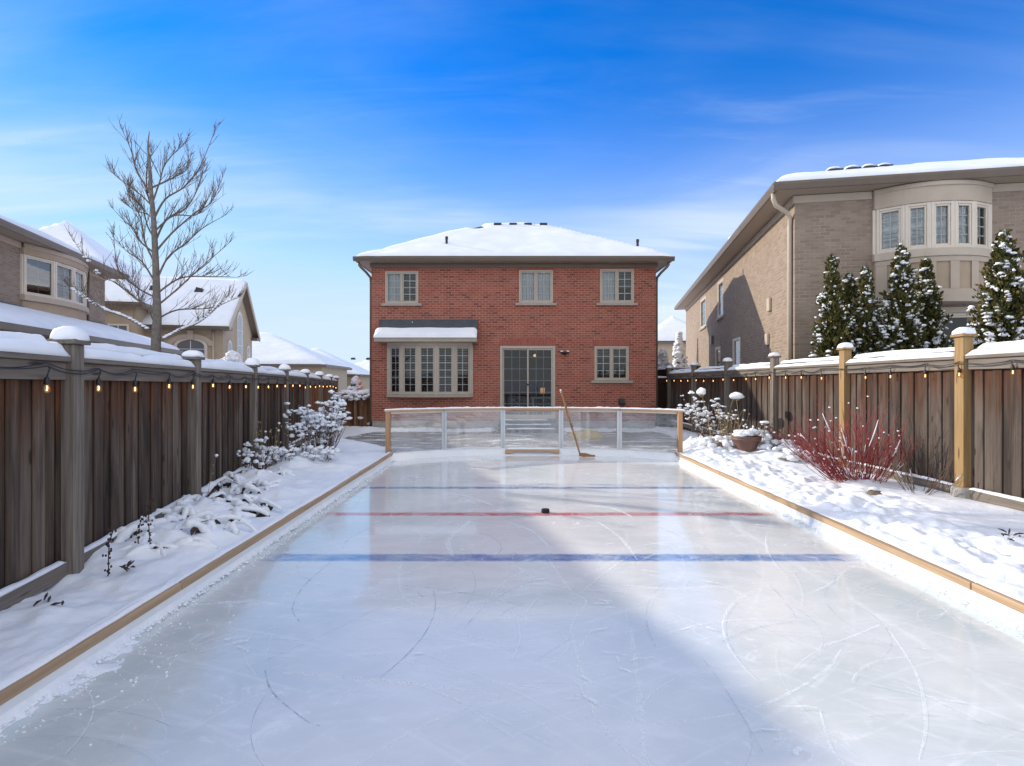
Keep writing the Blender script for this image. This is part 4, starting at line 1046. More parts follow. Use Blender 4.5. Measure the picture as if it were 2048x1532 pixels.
def fence(name,label,cat_,org,rz,posts,zt,zpost,board,rail,post,group=None,pw=.14,cap_h=.105,yellow=(),footing=(),boards_from=.0,face=True,bot=True,bw=.14,snowh=.10,cut=None,back=True):
    """bays of upright boards between posts: x along the fence, -y to the yard"""
    fe=empty(name,label,cat_,org,rz,group)
    for i in range(len(posts)-1):
        a,b_=posts[i],posts[i+1];za=zt(a);zb=zt(b_)
        def zz(x): return za+(zb-za)*(x-a)/(b_-a)
        q=MB();x=a+.0;k=0
        n=max(4,round((b_-a)/(bw*.88)));w=(b_-a)/n
        for k in range(n):
            x0=a+k*w;y0=-.0195 if k%2 else .0
            y0+=rf_.uniform(-.0008,.0008);ww=w*(.96 if k%2 else 1.55);xc=x0+w/2+rf_.uniform(-.006,.006)
            xa,xb=xc-ww/2,xc+ww/2
            if k==0: xa=a+.002
            if k==n-1: xb=b_-.002
            zl=boards_from+rf_.uniform(-.01,.01)-.04
            tw=rf_.uniform(-.001,.001)
            vs=[(xa,y0+tw,zl),(xb,y0-tw,zl),(xb,y0+.018-tw,zl),(xa,y0+.018+tw,zl),(xa,y0-tw,zz(xa)-.05),(xb,y0+tw,zz(xb)-.05),(xb,y0+.018+tw,zz(xb)-.05),(xa,y0+.018-tw,zz(xa)-.05)]
            q.add(vs,[(3,2,1,0),(4,5,6,7),(0,1,5,4),(1,2,6,5),(2,3,7,6),(3,0,4,7)])
        q.build('board_panel',M[board],fe,bevel=.005)
        def slab(y0,y1,dz0,dz1,nm,mat,e=.0,parent=fe,bev=.005):
            q=MB();xa,xb=a+pw/2+e,b_-pw/2-e
            vs=[(xa,y0,zz(xa)+dz0),(xb,y0,zz(xb)+dz0),(xb,y1,zz(xb)+dz0),(xa,y1,zz(xa)+dz0),(xa,y0,zz(xa)+dz1),(xb,y0,zz(xb)+dz1),(xb,y1,zz(xb)+dz1),(xa,y1,zz(xa)+dz1)]
            q.add(vs,[(3,2,1,0),(4,5,6,7),(0,1,5,4),(1,2,6,5),(2,3,7,6),(3,0,4,7)])
            return q.build(nm,M[mat],parent,bevel=bev)
        if face:
            slab(-.060,-.0235,-.175,-.0415,'face_board',rail,.002)
        cp=slab(-.092,.10,-.040,.0,'cap_board',rail,.001)
        if back: slab(.045,.085,.035,.075,'back_rail',rail,.05)
        # snow on the cap
        q=MB();q.strip(a+pw/2+.01,b_-pw/2-.01,-.098,.10,0,snowh*rf_.uniform(.85,1.15),seed=rf_.random()*50,jag=.42)
        q.v=[(x_,y_,z_+zz(x_)-.002) for x_,y_,z_ in q.v];q.build('snow',M['snow_soft'],cp,smooth=True)
        if back:
            q=MB();q.strip(a+pw/2+.03,b_-pw/2-.04,.015,.13,0,snowh*.75,seed=rf_.random()*50,jag=.35)
            q.v=[(x_,y_,z_+zz(x_)+.078) for x_,y_,z_ in q.v];q.build('snow',M['snow_soft'],cp,smooth=True)
        if bot:
            q=MB();q.box(a+pw/2+.002,b_-pw/2-.002,-.070,-.0235,.17+boards_from,.29+boards_from);br_=q.build('bottom_rail',M[rail],fe,bevel=.005)
            q=MB();q.strip(a+pw/2+.03,b_-pw/2-.03,-.076,-.02,.288+boards_from,.028,seed=rf_.random()*50,jag=.55,step=.05);q.build('snow',M['snow'],br_,smooth=True)
    for i,x in enumerate(posts):
        pm='post_y' if i in yellow else post
        h=zpost(x);y0,y1=-.105,.03
        q=MB();q.box(x-pw/2,x+pw/2,y0-.0,y1,-.1,h-.055);po=q.build('post',M[pm],fe,bevel=.008,seg=2)
        q=MB();q.box(x-pw/2-.03,x+pw/2+.03,y0-.03,y1+.03,h-.0545,h-.022)
        c_=(y0+y1)/2;e=pw/2+.03
        q.add([(x-e,y0-.03,h-.022),(x+e,y0-.03,h-.022),(x+e,y1+.03,h-.022),(x-e,y1+.03,h-.022),(x,c_,h+.02)],[(0,1,4),(1,2,4),(2,3,4),(3,0,4)])
        pc=q.build('post_cap',M[rail if i not in yellow else pm],po,bevel=.004)
        q=MB();vs,fs_=ico(3);sx=pw/2+.042;out=[];sd=rf_.random()*40
        for v in vs:
            k=1+.10*noise.noise(v*1.6+Vector((sd,0,0)))
            sgn=lambda t_:math.copysign(abs(t_)**.72,t_)
            out.append((x+sgn(v.x)*sx*k,c_+sgn(v.y)*sx*k,h-.018+(v.z*cap_h*(.8+.4*((sd*7.3)%1))*k if v.z>0 else v.z*.012)))
        q.add(out,fs_);q.build('snow_cap',M['snow_soft'],pc,smooth=True)
        if i in footing:
            q=MB();q.lathe([(.135,-.1),(.135,.27),(.12,.30),(.0,.31)],(x,c_,0),20);q.build('footing',M['stone'],po)
    return fe
# left fence: seen from the yard it runs away to the right
cl=math.sqrt(1+.1755**2);FL_RZ=math.atan2(1,-.1755)
ly=[-4.5,-2.1,.3,2.0,4.2,6.56,8.95,11.2,13.35,15.35,17.2,18.6]
lf=fence('wooden_fence','long grey brown board fence with snowy cap along the left snow bed','fence',(-2.673,0,0),FL_RZ,[y*cl for y in ly],lambda s:1.87-.0105*s-.0019*max(0,s-10)**1.5,lambda s:2.03-.0125*s-.002*max(0,s-10)**1.5,'board_l','rail_g','post_g',group='board fences either side of the rink',snowh=.092,cap_h=.092)
for ch in lf.children:
    if ch.name.startswith('board_panel') and max(v.co.x for v in ch.data.vertices)>13.8*cl:
        ch.data.materials[0]=M['board_red']
gx0=FLX(18.6)+.05
fence('garden_gate','low reddish cedar gate between the left fence and the brick house','gate',(gx0,18.75,0),.0,[0,.62,-gx0+XL-.05],lambda s:1.18,lambda s:1.22,'board_red','rail_r','rail_r',pw=.09,face=True,bot=False,snowh=.13,bw=.13,back=False,cap_h=.06)
ry=[16.4-2.36*i for i in range(-1,9)]
FR_RZ=math.atan2(-1,.028);o_=Vector((FRX(18.76),18.76,0))
rps=[(18.76-y) for y in ry]
fr_=fence('wooden_fence','sunlit grey board fence with pale yellow posts along the right snow bed','fence',o_,FR_RZ,rps,lambda s:1.86+.008*s,lambda s:2.08+.0145*s,'board_r','rail_g','post_g',group='board fences either side of the rink',yellow=(4,5,6),footing=(5,),cap_h=.085,snowh=.075)
fence('dark_fence','short dark brown fence closing the gap right of the brick house','fence',(XR+.06,19.4,0),0,[0,.95],lambda s:1.72,lambda s:1.78,'board_dark','board_dark','board_dark',bot=False,face=True,snowh=.06,back=False,pw=.1,cap_h=.05)
fence('brown_fence','reddish brown boundary fence rising behind the right fence near the tan house','fence',(6.05,17.2,0),math.atan2(-1,.02)+0.02,[-8,-5.5,-3,-.5],lambda s:2.05,lambda s:2.12,'board_dark','board_dark','board_dark',bot=False,snowh=.05,back=False)

# ================================================================ string lights
t=NT('clear bulb');gl=t.n('ShaderNodeBsdfGlossy');gl.inputs['Roughness'].default_value=.03
em=t.n('ShaderNodeEmission');em.inputs[0].default_value=(1,.52,.22,1);em.inputs[1].default_value=.05
tr=t.n('ShaderNodeBsdfTransparent');tr.inputs[0].default_value=(1,.88,.72,1)
a1=t.n('ShaderNodeAddShader');t.l(tr.outputs[0],a1.inputs[0]);t.l(em.outputs[0],a1.inputs[1])
fr=t.n('ShaderNodeFresnel');fr.inputs[0].default_value=1.45;mx=t.n('ShaderNodeMixShader');t.l(fr.outputs[0],mx.inputs[0]);t.l(a1.outputs[0],mx.inputs[1]);t.l(gl.outputs[0],mx.inputs[2])
M['bulb']=t.done(mx)
M['filament']=m_emit('glowing filament',(1,.50,.18),4)
def lights(label,org,rz,sl,zf,seed,postx):
    root=empty('string_lights',label,'string lights',org,rz,'warm bulb strings hung under the fence caps')
    rn=random.Random(seed);pts=[];bp=None;cm=MB();hang=[]
    pos=[(s_,-.095 if min(abs(s_-p_) for p_ in postx)>.12 else -.13,zf(s_)+rn.uniform(-.012,.012)) for s_ in sl]
    for i in range(len(pos)-1):
        a=Vector(pos[i]);b_=Vector(pos[i+1]);sag=rn.uniform(.01,.05)
        near=[p_ for p_ in postx if pos[i][0]-.1<p_<pos[i+1][0]+.1]
        for k in range(10):
            u=k/10;p=a.lerp(b_,u);p.z-=sag*4*u*(1-u)
            for q_ in near: p.y=min(p.y,-.085-.045*math.exp(-((p.x-q_)/.12)**2))
            pts.append(p)
    pts.append(Vector(pos[-1]))
    cm.tube(pts,.0055,6);cm.build('cord',M['plastic'],root,smooth=True)
    c2=MB();c2.tube([p+Vector((0,.012,.016+.012*math.sin(p.x*5))) for p in pts],.004,5);c2.build('cord',M['plastic'],root,smooth=True)
    for i,(x,y,z) in enumerate(pos):
        sw=rn.uniform(-.015,.015);dr=rn.uniform(.035,.08)
        q=MB();q.tube([(x,y,z),(x+.012,y-.006,z-.02),(x+sw*.4,y-.004,z-dr*.7),(x+sw,y,z-dr)],.0055,6)
        q.lathe([(.006,0),(.013,-.004),(.018,-.02),(.0195,-.05),(.017,-.056)][::-1],(x+sw,y,z-dr),14)
        so=q.build('socket',M['plastic'],root,smooth=True)
        q=MB();q.lathe([(.002,-.118),(.012,-.115),(.020,-.105),(.0235,-.092),(.022,-.078),(.016,-.062),(.013,-.056)],(x+sw,y,z-dr),14)
        bu=q.build('bulb',M['bulb'],so,smooth=True)
        q=MB();q.tube([(x+sw,y,z-dr-.066),(x+sw+.004,y,z-dr-.08),(x+sw-.002,y,z-dr-.098)],.0042,6);q.build('filament',M['filament'],so,smooth=True)
    return root
def yL(px): k=(px-CX)/F; return -2.673/(k+.1755)
lpx=[65,172,248,318,368,410,445,478]
sl=[.4,1.05,1.75,2.45,3.15]+[yL(p) for p in lpx]
while sl[-1]<17.9: sl.append(sl[-1]+.64+rf_.uniform(-.06,.06))
lights('black cord of small warm glowing bulbs strung along the left fence',(-2.673,0,0),FL_RZ,[s_*cl for s_ in sl],lambda s:1.785-.0105*s-.0019*max(0,s-10)**1.5,2,[y*cl for y in ly])
def yR(px):
    k=(px-CX)/F; return (5.78+.028*6.9)/(k+.028)
rpx=[2040,1937,1865,1795,1744,1653,1613,1580,1550,1520,1500]
yy=[5.7,5.1,4.4]; ys_=[yR(p) for p in rpx]
while ys_[-1]<18.2: ys_.append(ys_[-1]+.66+rf_.uniform(-.06,.06))
sr=sorted([18.76-y for y in yy+ys_])
lights('black cord of small warm glowing bulbs strung along the right fence',o_,FR_RZ,sr,lambda s:1.765+.008*s,3,rps)

# ================================================================ plants
M['bark']=m_plain('grey brown bark',(.17,.145,.125),.9,.3,14,.6)
M['twig']=m_plain('dark twigs',(.16,.118,.088),.9,.25,14)
M['twig_brown']=m_plain('brown dry stems',(.13,.075,.05),.9,.3,14)
M['straw']=m_plain('dry straw stems',(.34,.25,.13),.9,.25,14)
M['deadleaf']=m_plain('dead brown leaves',(.055,.035,.026),.9,.4,14)
M['red_stem']=m_plain('red dogwood stems',(.27,.035,.036),.6,.35,9)
def curve_pts(p,d,L,n,bend,rn,wob=.1):
    pts=[p.copy()];d=d.normalized()
    for i in range(n):
        d=(d+bend/n+Vector((rn.gauss(0,wob),rn.gauss(0,wob),rn.gauss(0,wob)))/n**.5).normalized()
        pts.append(pts[-1]+d*L/n)
    return pts
# the bare street tree
def bare_tree():
    rn=random.Random(21);Y0=12.0
    def Q(zx,zy,dy=0): return P(zx/2.736,200+zy/2.736,Y0+dy) if dy==0 else Vector((P(zx/2.736,200+zy/2.736,Y0).x,Y0+dy,P(zx/2.736,200+zy/2.736,Y0).z))
    base=Q(852,1370);root=empty('bare_tree','tall leafless young tree with snow on its lowest limbs behind the left fence','tree',(base.x,Y0,0))
    off=Vector((base.x,Y0,0))
    tk=[Vector((base.x+.02,Y0,-.1))-off]+[Q(*p)-off for p in((853,1370),(860,1200),(857,1060),(850,850),(840,650),(827,500),(818,350),(810,250),(818,170))]
    tk=cat(tk,4);n=len(tk);rad=[.105*(1-i/(n-1))**1.0+.006 for i in range(n)]
    q=MB();q.tube(tk,rad,10);q.build('trunk',M['bark'],root,smooth=True)
    limbs=[[(858,1290),(700,1195),(560,1140),(400,1030)],[(858,1330),(980,1260),(1100,1200),(1220,1080)],[(858,1180),(740,1080),(640,1000),(560,960),(440,790)],[(858,1200),(930,1140),(1080,1120),(1200,1050)],
     [(850,1000),(760,900),(690,850),(580,790),(470,700)],[(858,1060),(950,960),(1100,940),(1190,930)],[(847,840),(740,760),(690,690),(620,640),(530,560)],[(852,1000),(910,860),(1000,780),(1090,690),(1200,620)],
     [(840,650),(750,600),(640,560),(520,490)],[(852,830),(930,720),(1050,600),(1120,540),(1170,400)],[(842,650),(900,540),(1000,470),(1080,360),(1155,170)],[(832,580),(770,520),(690,460),(630,410)],
     [(827,520),(720,370),(660,240),(585,115)],[(830,480),(900,400),(940,320),(905,200)],[(852,900),(790,780),(760,640),(700,540),(690,470)],[(848,780),(880,640),(960,560),(1000,430),(1005,300)],[(850,1080),(700,1010),(560,900),(490,700)],[(855,1130),(930,1040),(1050,900),(1180,760)],
     [(845,760),(780,680),(720,560),(640,500)],[(835,560),(860,440),(880,330),(975,200)],[(838,610),(780,480),(760,330),(755,250)],[(856,1240),(760,1130),(680,1080),(600,1060)],[(845,720),(960,640),(1100,640),(1180,550)]]
    cr=MB();sn=MB();tips=[]
    for li,l in enumerate(limbs):
        m=len(l);dep=rn.uniform(-.3,1)*.9
        z0=l[0][1]
        pts=cat([Q(x,y,dep*(i/(m-1))**1.0)-off for i,(x,y) in enumerate(l)],5)
        L=sum((b-a).length for a,b in zip(pts,pts[1:]))
        r0=.010+.012*L/3
        rad=[r0*(1-i/(len(pts)-1))**.9+.0040 for i in range(len(pts))]
        cr.tube(pts,rad,6)
        if li in(0,1,3,21,2):
            k0=2 if li<2 else 8
            for i in range(k0,len(pts)-1,1):
                if li<2 or rn.random()<.45:
                    a,b_=pts[i],pts[i+1]
                    if li>=2 and rn.random()<.4: continue
                    for q_ in range(2):
                        p=a.lerp(b_,q_/2);sn.lump(p+Vector((0,0,rad[i]+.012)),(.05,.035,.022+rn.uniform(0,.02)),2,.5,rn.random()*50,flat=.5)
        # twigs up the limb, thinning to a haze of fine shoots
        nt=int(9+L*7)
        for k in range(nt+3):
            u=rn.uniform(.2,.97) if k<nt else 1.0
            i=min(len(pts)-1,int(u*(len(pts)-1)));p=pts[i];tan=(pts[min(i+1,len(pts)-1)]-pts[max(0,i-1)]).normalized()
            side=Vector((rn.gauss(0,.6),rn.gauss(0,.6),rn.uniform(.1,1.0)))
            d=tan*.8+side*(.6 if k<nt else .22);LL=rn.uniform(.25,.85)*(1.2-u*.7) if k<nt else rn.uniform(.12,.32)
            r1=.0058 if k<nt else .0045
            tp_=curve_pts(p,d,LL,6,Vector((0,0,.38)),rn,.09);cr.tube(tp_,[r1*(1-.10*q_) for q_ in range(7)],4,False)
            for k2 in range(rn.randint(1,4)):
                i2=rn.randint(1,5);d2=(tp_[i2+1]-tp_[i2]).normalized()+Vector((rn.gauss(0,.45),rn.gauss(0,.45),rn.uniform(0,.5)))
                cr.tube(curve_pts(tp_[i2],d2,rn.uniform(.1,.42)*(.5+LL*.6),4,Vector((0,0,.3)),rn,.08),[.0040,.0037,.0034,.003,.0025],4,False)
    cr.build('crown',M['twig'],root,smooth=True)
    sn.build('branch_snow',M['snow_soft'],root,smooth=True)
bare_tree()

# cedars
t=NT('cedar sprays');r=t.island();o=t.obj()
c=t.ramp(r,[(0,(.028,.036,.012)),(.4,(.065,.070,.020)),(.8,(.115,.10,.028)),(1,(.17,.115,.04))])
b=t.pbsdf(c,.75,None,.2);M['cedar']=t.done(b)
def cedar(px,tip,Y,w,label,seed,rich=1.0):
    rn=random.Random(seed);b0=P(px,760,Y);H=P(px,tip,Y).z;R=w*1.12*Y/F/2
    root=empty('cedar_tree',label,'cedar',(b0.x,Y,0),0,'columnar cedars beyond the right fence')
    q=MB();q.tube([(0,0,-.05),(0,0,H*.5),(rn.uniform(-.05,.05),0,H*.97)],[.06,.035,.008],7);q.build('trunk',M['twig_brown'],root,smooth=True)
    ph=[rn.uniform(0,6.28) for _ in range(4)]
    def prof(h,a):
        u=h/H; base=min(1,((1-u)*1.55))**1.0*(.74+.26*sstep(0,.25,u))
        return R*base*(1+.13*math.sin(3*a+ph[0]+h*2.1)+.12*math.sin(2*a+ph[1]-h*3.3)+.34*noise.noise(Vector((math.cos(a)*1.6,math.sin(a)*1.6,h*3.0+seed)))+.15*noise.noise(Vector((math.cos(a)*4,math.sin(a)*4,h*7+seed))))
    fo=MB();sn=MB();nb=int(300*rich)
    def leaf(p,up,L,ww):
        sd=up.cross(Vector((rn.gauss(0,1),rn.gauss(0,1),rn.gauss(0,.4)))).normalized()
        fo.add([p-sd*ww*.3,p+up*L*.45-sd*ww,p+up*L,p+up*L*.5+sd*ww,p+sd*ww*.3],[(0,1,2,3,4)])
    for i in range(nb):
        h=H*(rn.random()**1.05)*.97;a=rn.uniform(0,2*PI);rr_=prof(min(h+.1,H*.99),a)*rn.uniform(.7,1.12);o2=Vector((math.cos(a),math.sin(a),0))
        p0=o2*rr_*.35+Vector((0,0,h-.04));p1=o2*rr_+Vector((rn.gauss(0,.03),rn.gauss(0,.03),h+rr_*rn.uniform(.15,.9)+.03))
        d=(p1-p0).normalized();sprd=.035+.10*rr_
        for k in range(46):
            u=rn.random()**.7;p=p0.lerp(p1,u)+Vector((rn.gauss(0,sprd),rn.gauss(0,sprd),rn.gauss(0,sprd)))*(1.15-.75*u)
            up=(d*.8+o2*rn.uniform(0,.5)+Vector((rn.gauss(0,.35),rn.gauss(0,.35),rn.uniform(.1,.9)))).normalized()
            L=rn.uniform(.035,.085);leaf(p,up,L,L*rn.uniform(.2,.38))
        if rn.random()<.42:
            s_=rn.uniform(.022,.058)*(1.15-h/H*.4)*(1+R*.6);m=rn.randint(2,5);tx=Vector((-math.sin(a),math.cos(a),0))*rn.gauss(0,.5)
            for k in range(m):
                u=1.02-.42*k/m;q_=p0.lerp(p1,u)+tx*s_*(k-1)+Vector((rn.gauss(0,.3),rn.gauss(0,.3),0))*s_;q_.z-=.35*s_*k
                sn.lump(q_+Vector((0,0,.02)),(s_*rn.uniform(.6,1.15),s_*rn.uniform(.6,1.15),s_*rn.uniform(.4,.75)),2,.65,rn.random()*90,2.3,flat=.6)
    for i in range(int(1600*rich)):
        h=H*rn.random()*.96;a=rn.uniform(0,2*PI);rr_=prof(h,a)*rn.uniform(.1,.75);p=Vector((math.cos(a)*rr_,math.sin(a)*rr_,h));leaf(p,Vector((rn.gauss(0,.4),rn.gauss(0,.4),1)).normalized(),.1,.035)
    # dry leader twigs at the tip
    for i in range(26):
        p=Vector((rn.gauss(0,.025),rn.gauss(0,.025),H-rn.uniform(.0,.35)));up=Vector((rn.gauss(0,.25),rn.gauss(0,.25),1)).normalized();sd=up.orthogonal().normalized()*.010
        fo.add([p-sd,p+sd,p+up*.14],[(0,1,2)])
    fo.build('foliage',M['cedar'],root)
    for i in range(int(260*rich)):
        h=H*rn.uniform(.03,.99);a=rn.uniform(0,2*PI);rr_=prof(h,a)*rn.uniform(.85,1.05)
        sn.lump((math.cos(a)*rr_,math.sin(a)*rr_,h),rn.uniform(.012,.03),1,.5,rn.random()*90)
    sn.build('snow',M['snow_soft'],root,smooth=True)
cedar(1664,508,11.0,84,'olive snowy cedar leftmost of the three standing close together',1)
cedar(1698,545,11.3,66,'slim dark cedar squeezed in the middle of the three',2)
cedar(1731,530,11.0,78,'snowy cedar on the right of the three by the bow window',3)
cedar(1802,482,10.6,98,'tall pointed cedar left of the pair below the bow window',4)
cedar(1852,514,10.9,92,'darker cedar right of the pair beside the lower window',5)
cedar(2008,456,9.2,150,'widest bushy cedar with heavy snow at the right edge',6,1.5)

# shrubs
def stems(mb,base,n,spread,height,rn,r=.006,bend=.25,start=.06,fork=0,lean=Vector((0,0,0)),wob=.1):
    ends=[];allp=[]
    for i in range(n):
        a=rn.uniform(0,2*PI);k=math.sqrt(rn.random())
        d=Vector((math.cos(a)*spread*k,math.sin(a)*spread*k,1))+lean
        L=height*rn.uniform(.6,1.08)
        p=Vector(base)+Vector((math.cos(a),math.sin(a),0))*start*rn.random()
        pts=curve_pts(p,d,L,6,Vector((0,0,bend)),rn,wob)
        mb.tube(pts,[r*(1-.10*j) for j in range(7)],4,False);ends.append(pts[-1]);allp.append(pts)
        for f_ in range(fork):
            i2=rn.randint(2,5);d2=(pts[i2+1]-pts[i2]).normalized()+Vector((rn.gauss(0,.4),rn.gauss(0,.4),.3))
            p2=curve_pts(pts[i2],d2,L*rn.uniform(.2,.45),4,Vector((0,0,.35)),rn,wob);mb.tube(p2,[r*.7,r*.62,r*.55,r*.5,r*.4],4,False);ends.append(p2[-1]);allp.append(p2)
    return ends,allp
def puff(sn,p,s,rn,n=3):
    for k in range(n):
        sn.lump(p+Vector((rn.gauss(0,s*.6),rn.gauss(0,s*.6),rn.gauss(0,s*.25))),(s*rn.uniform(.45,.95),s*rn.uniform(.45,.95),s*rn.uniform(.35,.65)),2,.55,rn.random()*90,2,flat=.6)
# the big snow-tufted hydrangea on the left
def tuft_shrub(name,label,cat_,x,y,z,n,spread,H,ps,seed,stem='twig_brown',every=.8,lean=Vector((0,0,0)),fork=1,mid=.35,scale_x=1):
    rn=random.Random(seed);root=empty(name,label,cat_,(x,y,z));q=MB()
    ends,allp=stems(q,(0,0,-.05),n,spread,H,rn,.0065,.35,.16,fork,lean);q.build('stem',M[stem],root,smooth=True)
    sn=MB()
    for e in ends:
        if rn.random()<every: puff(sn,e,ps*rn.uniform(.55,1.25),rn,rn.randint(2,4))
    for pts in allp:
        for p in pts[2:-1]:
            if rn.random()<mid: puff(sn,p+Vector((0,0,.01)),ps*rn.uniform(.18,.5),rn,1)
    sn.build('snow',M['snow_soft'],root,smooth=True);return root
def X_(px,Y): return (px-CX)*Y/F
tuft_shrub('hydrangea_shrub','large brown hydrangea topped with round snow tufts by the left fence','shrub',X_(645,10.6),10.6,.10,64,.55,1.20,.060,31,fork=2)
tuft_shrub('hydrangea_shrub','smaller wispy snow tufted shrub just left of the large hydrangea','shrub',X_(598,9.9),9.9,.12,14,.5,.95,.05,32,every=.6)
tuft_shrub('dry_perennial','low tangle of brown stems under snow between the left fence posts','dry plant',X_(505,8.6),8.6,.16,30,1.0,.55,.05,33,every=.7,mid=.3)
tuft_shrub('dry_perennial','flat dark twiggy clump in front of the large hydrangea','dry plant',X_(640,9.7),9.7,.10,12,.9,.40,.06,34,stem='twig',every=.9,fork=2)
tuft_shrub('dry_perennial','snow covered twigs in front of the dry seed stalks at left','dry plant',X_(560,9.3),9.3,.16,22,.9,.42,.055,35,every=.8,mid=.4)
def stalks(name,label,x,y,z,n,H,seed,mat='straw',heads=True,spread=.3,snow=.5):
    rn=random.Random(seed);root=empty(name,label,'dry plant',(x,y,z));q=MB()
    ends,allp=stems(q,(0,0,-.05),n,spread,H,rn,.0035,.05,.15,0,wob=.12)
    if heads:
        for e in ends: q.lump(e,(.016,.016,.02),1,.4,rn.random()*50)
        for pts in allp:
            for p in pts[3:]:
                if rn.random()<.35:q.lump(p+Vector((rn.gauss(0,.012),rn.gauss(0,.012),0)),(.010,.010,.014),1,.4,rn.random()*50)
    q.build('stalk',M[mat],root,smooth=True)
    sn=MB()
    for e in ends:
        if rn.random()<snow:sn.lump(e+Vector((0,0,.012)),(.022,.022,.018),2,.3,rn.random()*50)
    if sn.v: sn.build('snow',M['snow_soft'],root,smooth=True)
    return root
stalks('seed_stalks','thin straw seed stalks standing against the left fence',X_(530,9.2),9.2,.1,16,.85,36)
stalks('seed_stalks','sparse dry stalks with pale heads near the second left post',X_(390,6.9),6.9,.1,6,.7,37)
stalks('seed_stalks','brown drooping stalk against the left fence boards',X_(268,5.75),5.75,.12,5,.75,38,'twig_brown')
# near snow-buried perennials with hanging dead leaves
def buried(name,label,x,y,z,n,R,H,seed):
    rn=random.Random(seed);root=empty(name,label,'dry plant',(x,y,z));sn=MB();lf=MB();st_=MB()
    for i in range(n):
        a=rn.uniform(0,2*PI);rr0=R*math.sqrt(rn.random())*.8;b_=a+rn.gauss(0,1.3);L=rn.uniform(.16,.42)
        dome=1-(rr0/R)**2
        c0=Vector((math.cos(a)*rr0,math.sin(a)*rr0*1.2,H*dome*rn.uniform(.1,.7)))
        e=c0+Vector((math.cos(b_)*L,math.sin(b_)*L,-c0.z*rn.uniform(.4,1.0)+rn.uniform(-.02,.04)))
        m_=(c0+e)/2+Vector((rn.gauss(0,.05),rn.gauss(0,.05),0));m_.z=max(c0.z,e.z)+rn.uniform(.01,.08)
        k=rn.uniform(.014,.036)
        pts=cat([c0,m_,e],6);st_.tube(pts,.005,4,False)
        j0=rn.randint(1,3);run=[p+Vector((0,0,k*.35)) for p in pts[j0:]];nr=len(run);ph_=rn.uniform(0,40)
        run=cat(run,3);nr=len(run)
        sn.tube(run,[max(.006,k*1.15*math.sin(PI*min(.97,(q_+.6)/nr))**.45*(1+.55*noise.noise(Vector((q_*.22+ph_,ph_,0))))) for q_ in range(nr)],9)
        for q_ in range(rn.randint(3,6)):
            p=pts[rn.randint(4,len(pts)-1)];L=rn.uniform(.05,.13);w=L*.32;s_=Vector((rn.gauss(0,1),rn.gauss(0,1),0)).normalized()
            dn=Vector((rn.gauss(0,.35),rn.gauss(0,.35),-1)).normalized();nn=s_.cross(dn)*.02
            lf.add([p,p+dn*L*.4-s_*w+nn,p+dn*L,p+dn*L*.4+s_*w+nn,p+dn*L*.45-nn],[(0,1,4),(1,2,4),(2,3,4),(3,0,4)])
    lf.build('dead_leaf',M['deadleaf'],root);st_.build('stem',M['twig'],root,smooth=True);sn.build('snow',M['snow_soft'],root,smooth=True);return root
buried('buried_perennial','drooping dark leaves weighed down by snow nearest the left rink board','dry plant' if False else X_(350,5.15),5.15,.15,34,.42,.24,41) if False else None
buried('buried_perennial','drooping brown leaves weighed down by thick snow beside the left board',X_(345,5.15),5.15,.13,60,.50,.24,41)
buried('buried_perennial','snow laden arching clump between the drooping leaves and the fence rail',X_(405,6.0),6.0,.15,64,.60,.22,42)
buried('buried_perennial','low snow smothered clump farther along under the left bottom rail',X_(462,7.2),7.2,.15,34,.55,.22,43)
buried('buried_perennial','snowy mound of buried leaves below the seed stalks',X_(520,8.3),8.3,.15,22,.4,.22,44)
def spike(label,px,Y,H,seed,tilt):
    rn=random.Random(seed);root=empty('dry_spike',label,'dry plant',(X_(px,Y),Y,.1));q=MB()
    top=Vector((tilt*H,.02,H));pts=[Vector((0,0,-.05)).lerp(top,i/8)+Vector((.012*math.sin(i*.8),0,0)) for i in range(9)]
    q.tube(pts,.004,5)
    for p in pts[2:]:
        for k in range(4): q.lump(p+Vector((rn.gauss(0,.011),rn.gauss(0,.011),rn.gauss(0,.02))),(.008,.008,.012),1,.4,rn.random()*40)
    q.build('stalk',M['deadleaf'],root,smooth=True)
    sn=MB()
    for p in pts[3:]:
        if rn.random()<.5: sn.lump(p+Vector((0,0,.01)),(.012,.012,.01),1,.3,rn.random()*40)
    if sn.v: sn.build('snow',M['snow_soft'],root,smooth=True)
spike('slim dark seed spike leaning out of the nearest left snow',208,4.15,.42,51,.13)
spike('upright shaggy seed spike at the edge of the drooping leaves',296,4.75,.52,52,.02)
spike('short leaning seed spike beside the shaggy upright one',270,4.72,.36,53,.12)
def litter(label,px,Y,seed,n=5,side='l'):
    rn=random.Random(seed);root=MB();x=X_(px,Y)
    for i in range(n):
        p=Vector((rn.gauss(0,.07),rn.gauss(0,.07),.0+rn.uniform(.0,.03)));a=rn.uniform(0,6.28);d=Vector((math.cos(a),math.sin(a),rn.uniform(.1,.7)))*rn.uniform(.03,.09)
        root.tube([p,p+d*.5+Vector((0,0,.005)),p+d],[.004,.009,.003],5)
    o=root.build('dead_twig',M['deadleaf'],None,smooth=True);o.location=(x,Y,.205 if x<0 else .175);tag(o,label,'twigs','dead twigs poking out of the snow')
litter('few dark dead twigs poking from the nearest left snow',115,3.55,61);litter('scattered dead twig tips near the slim leaning spike',245,4.15,62,6)
litter('small sprig of dead twigs in the smooth right snow edge',2035,5.1,63,9)

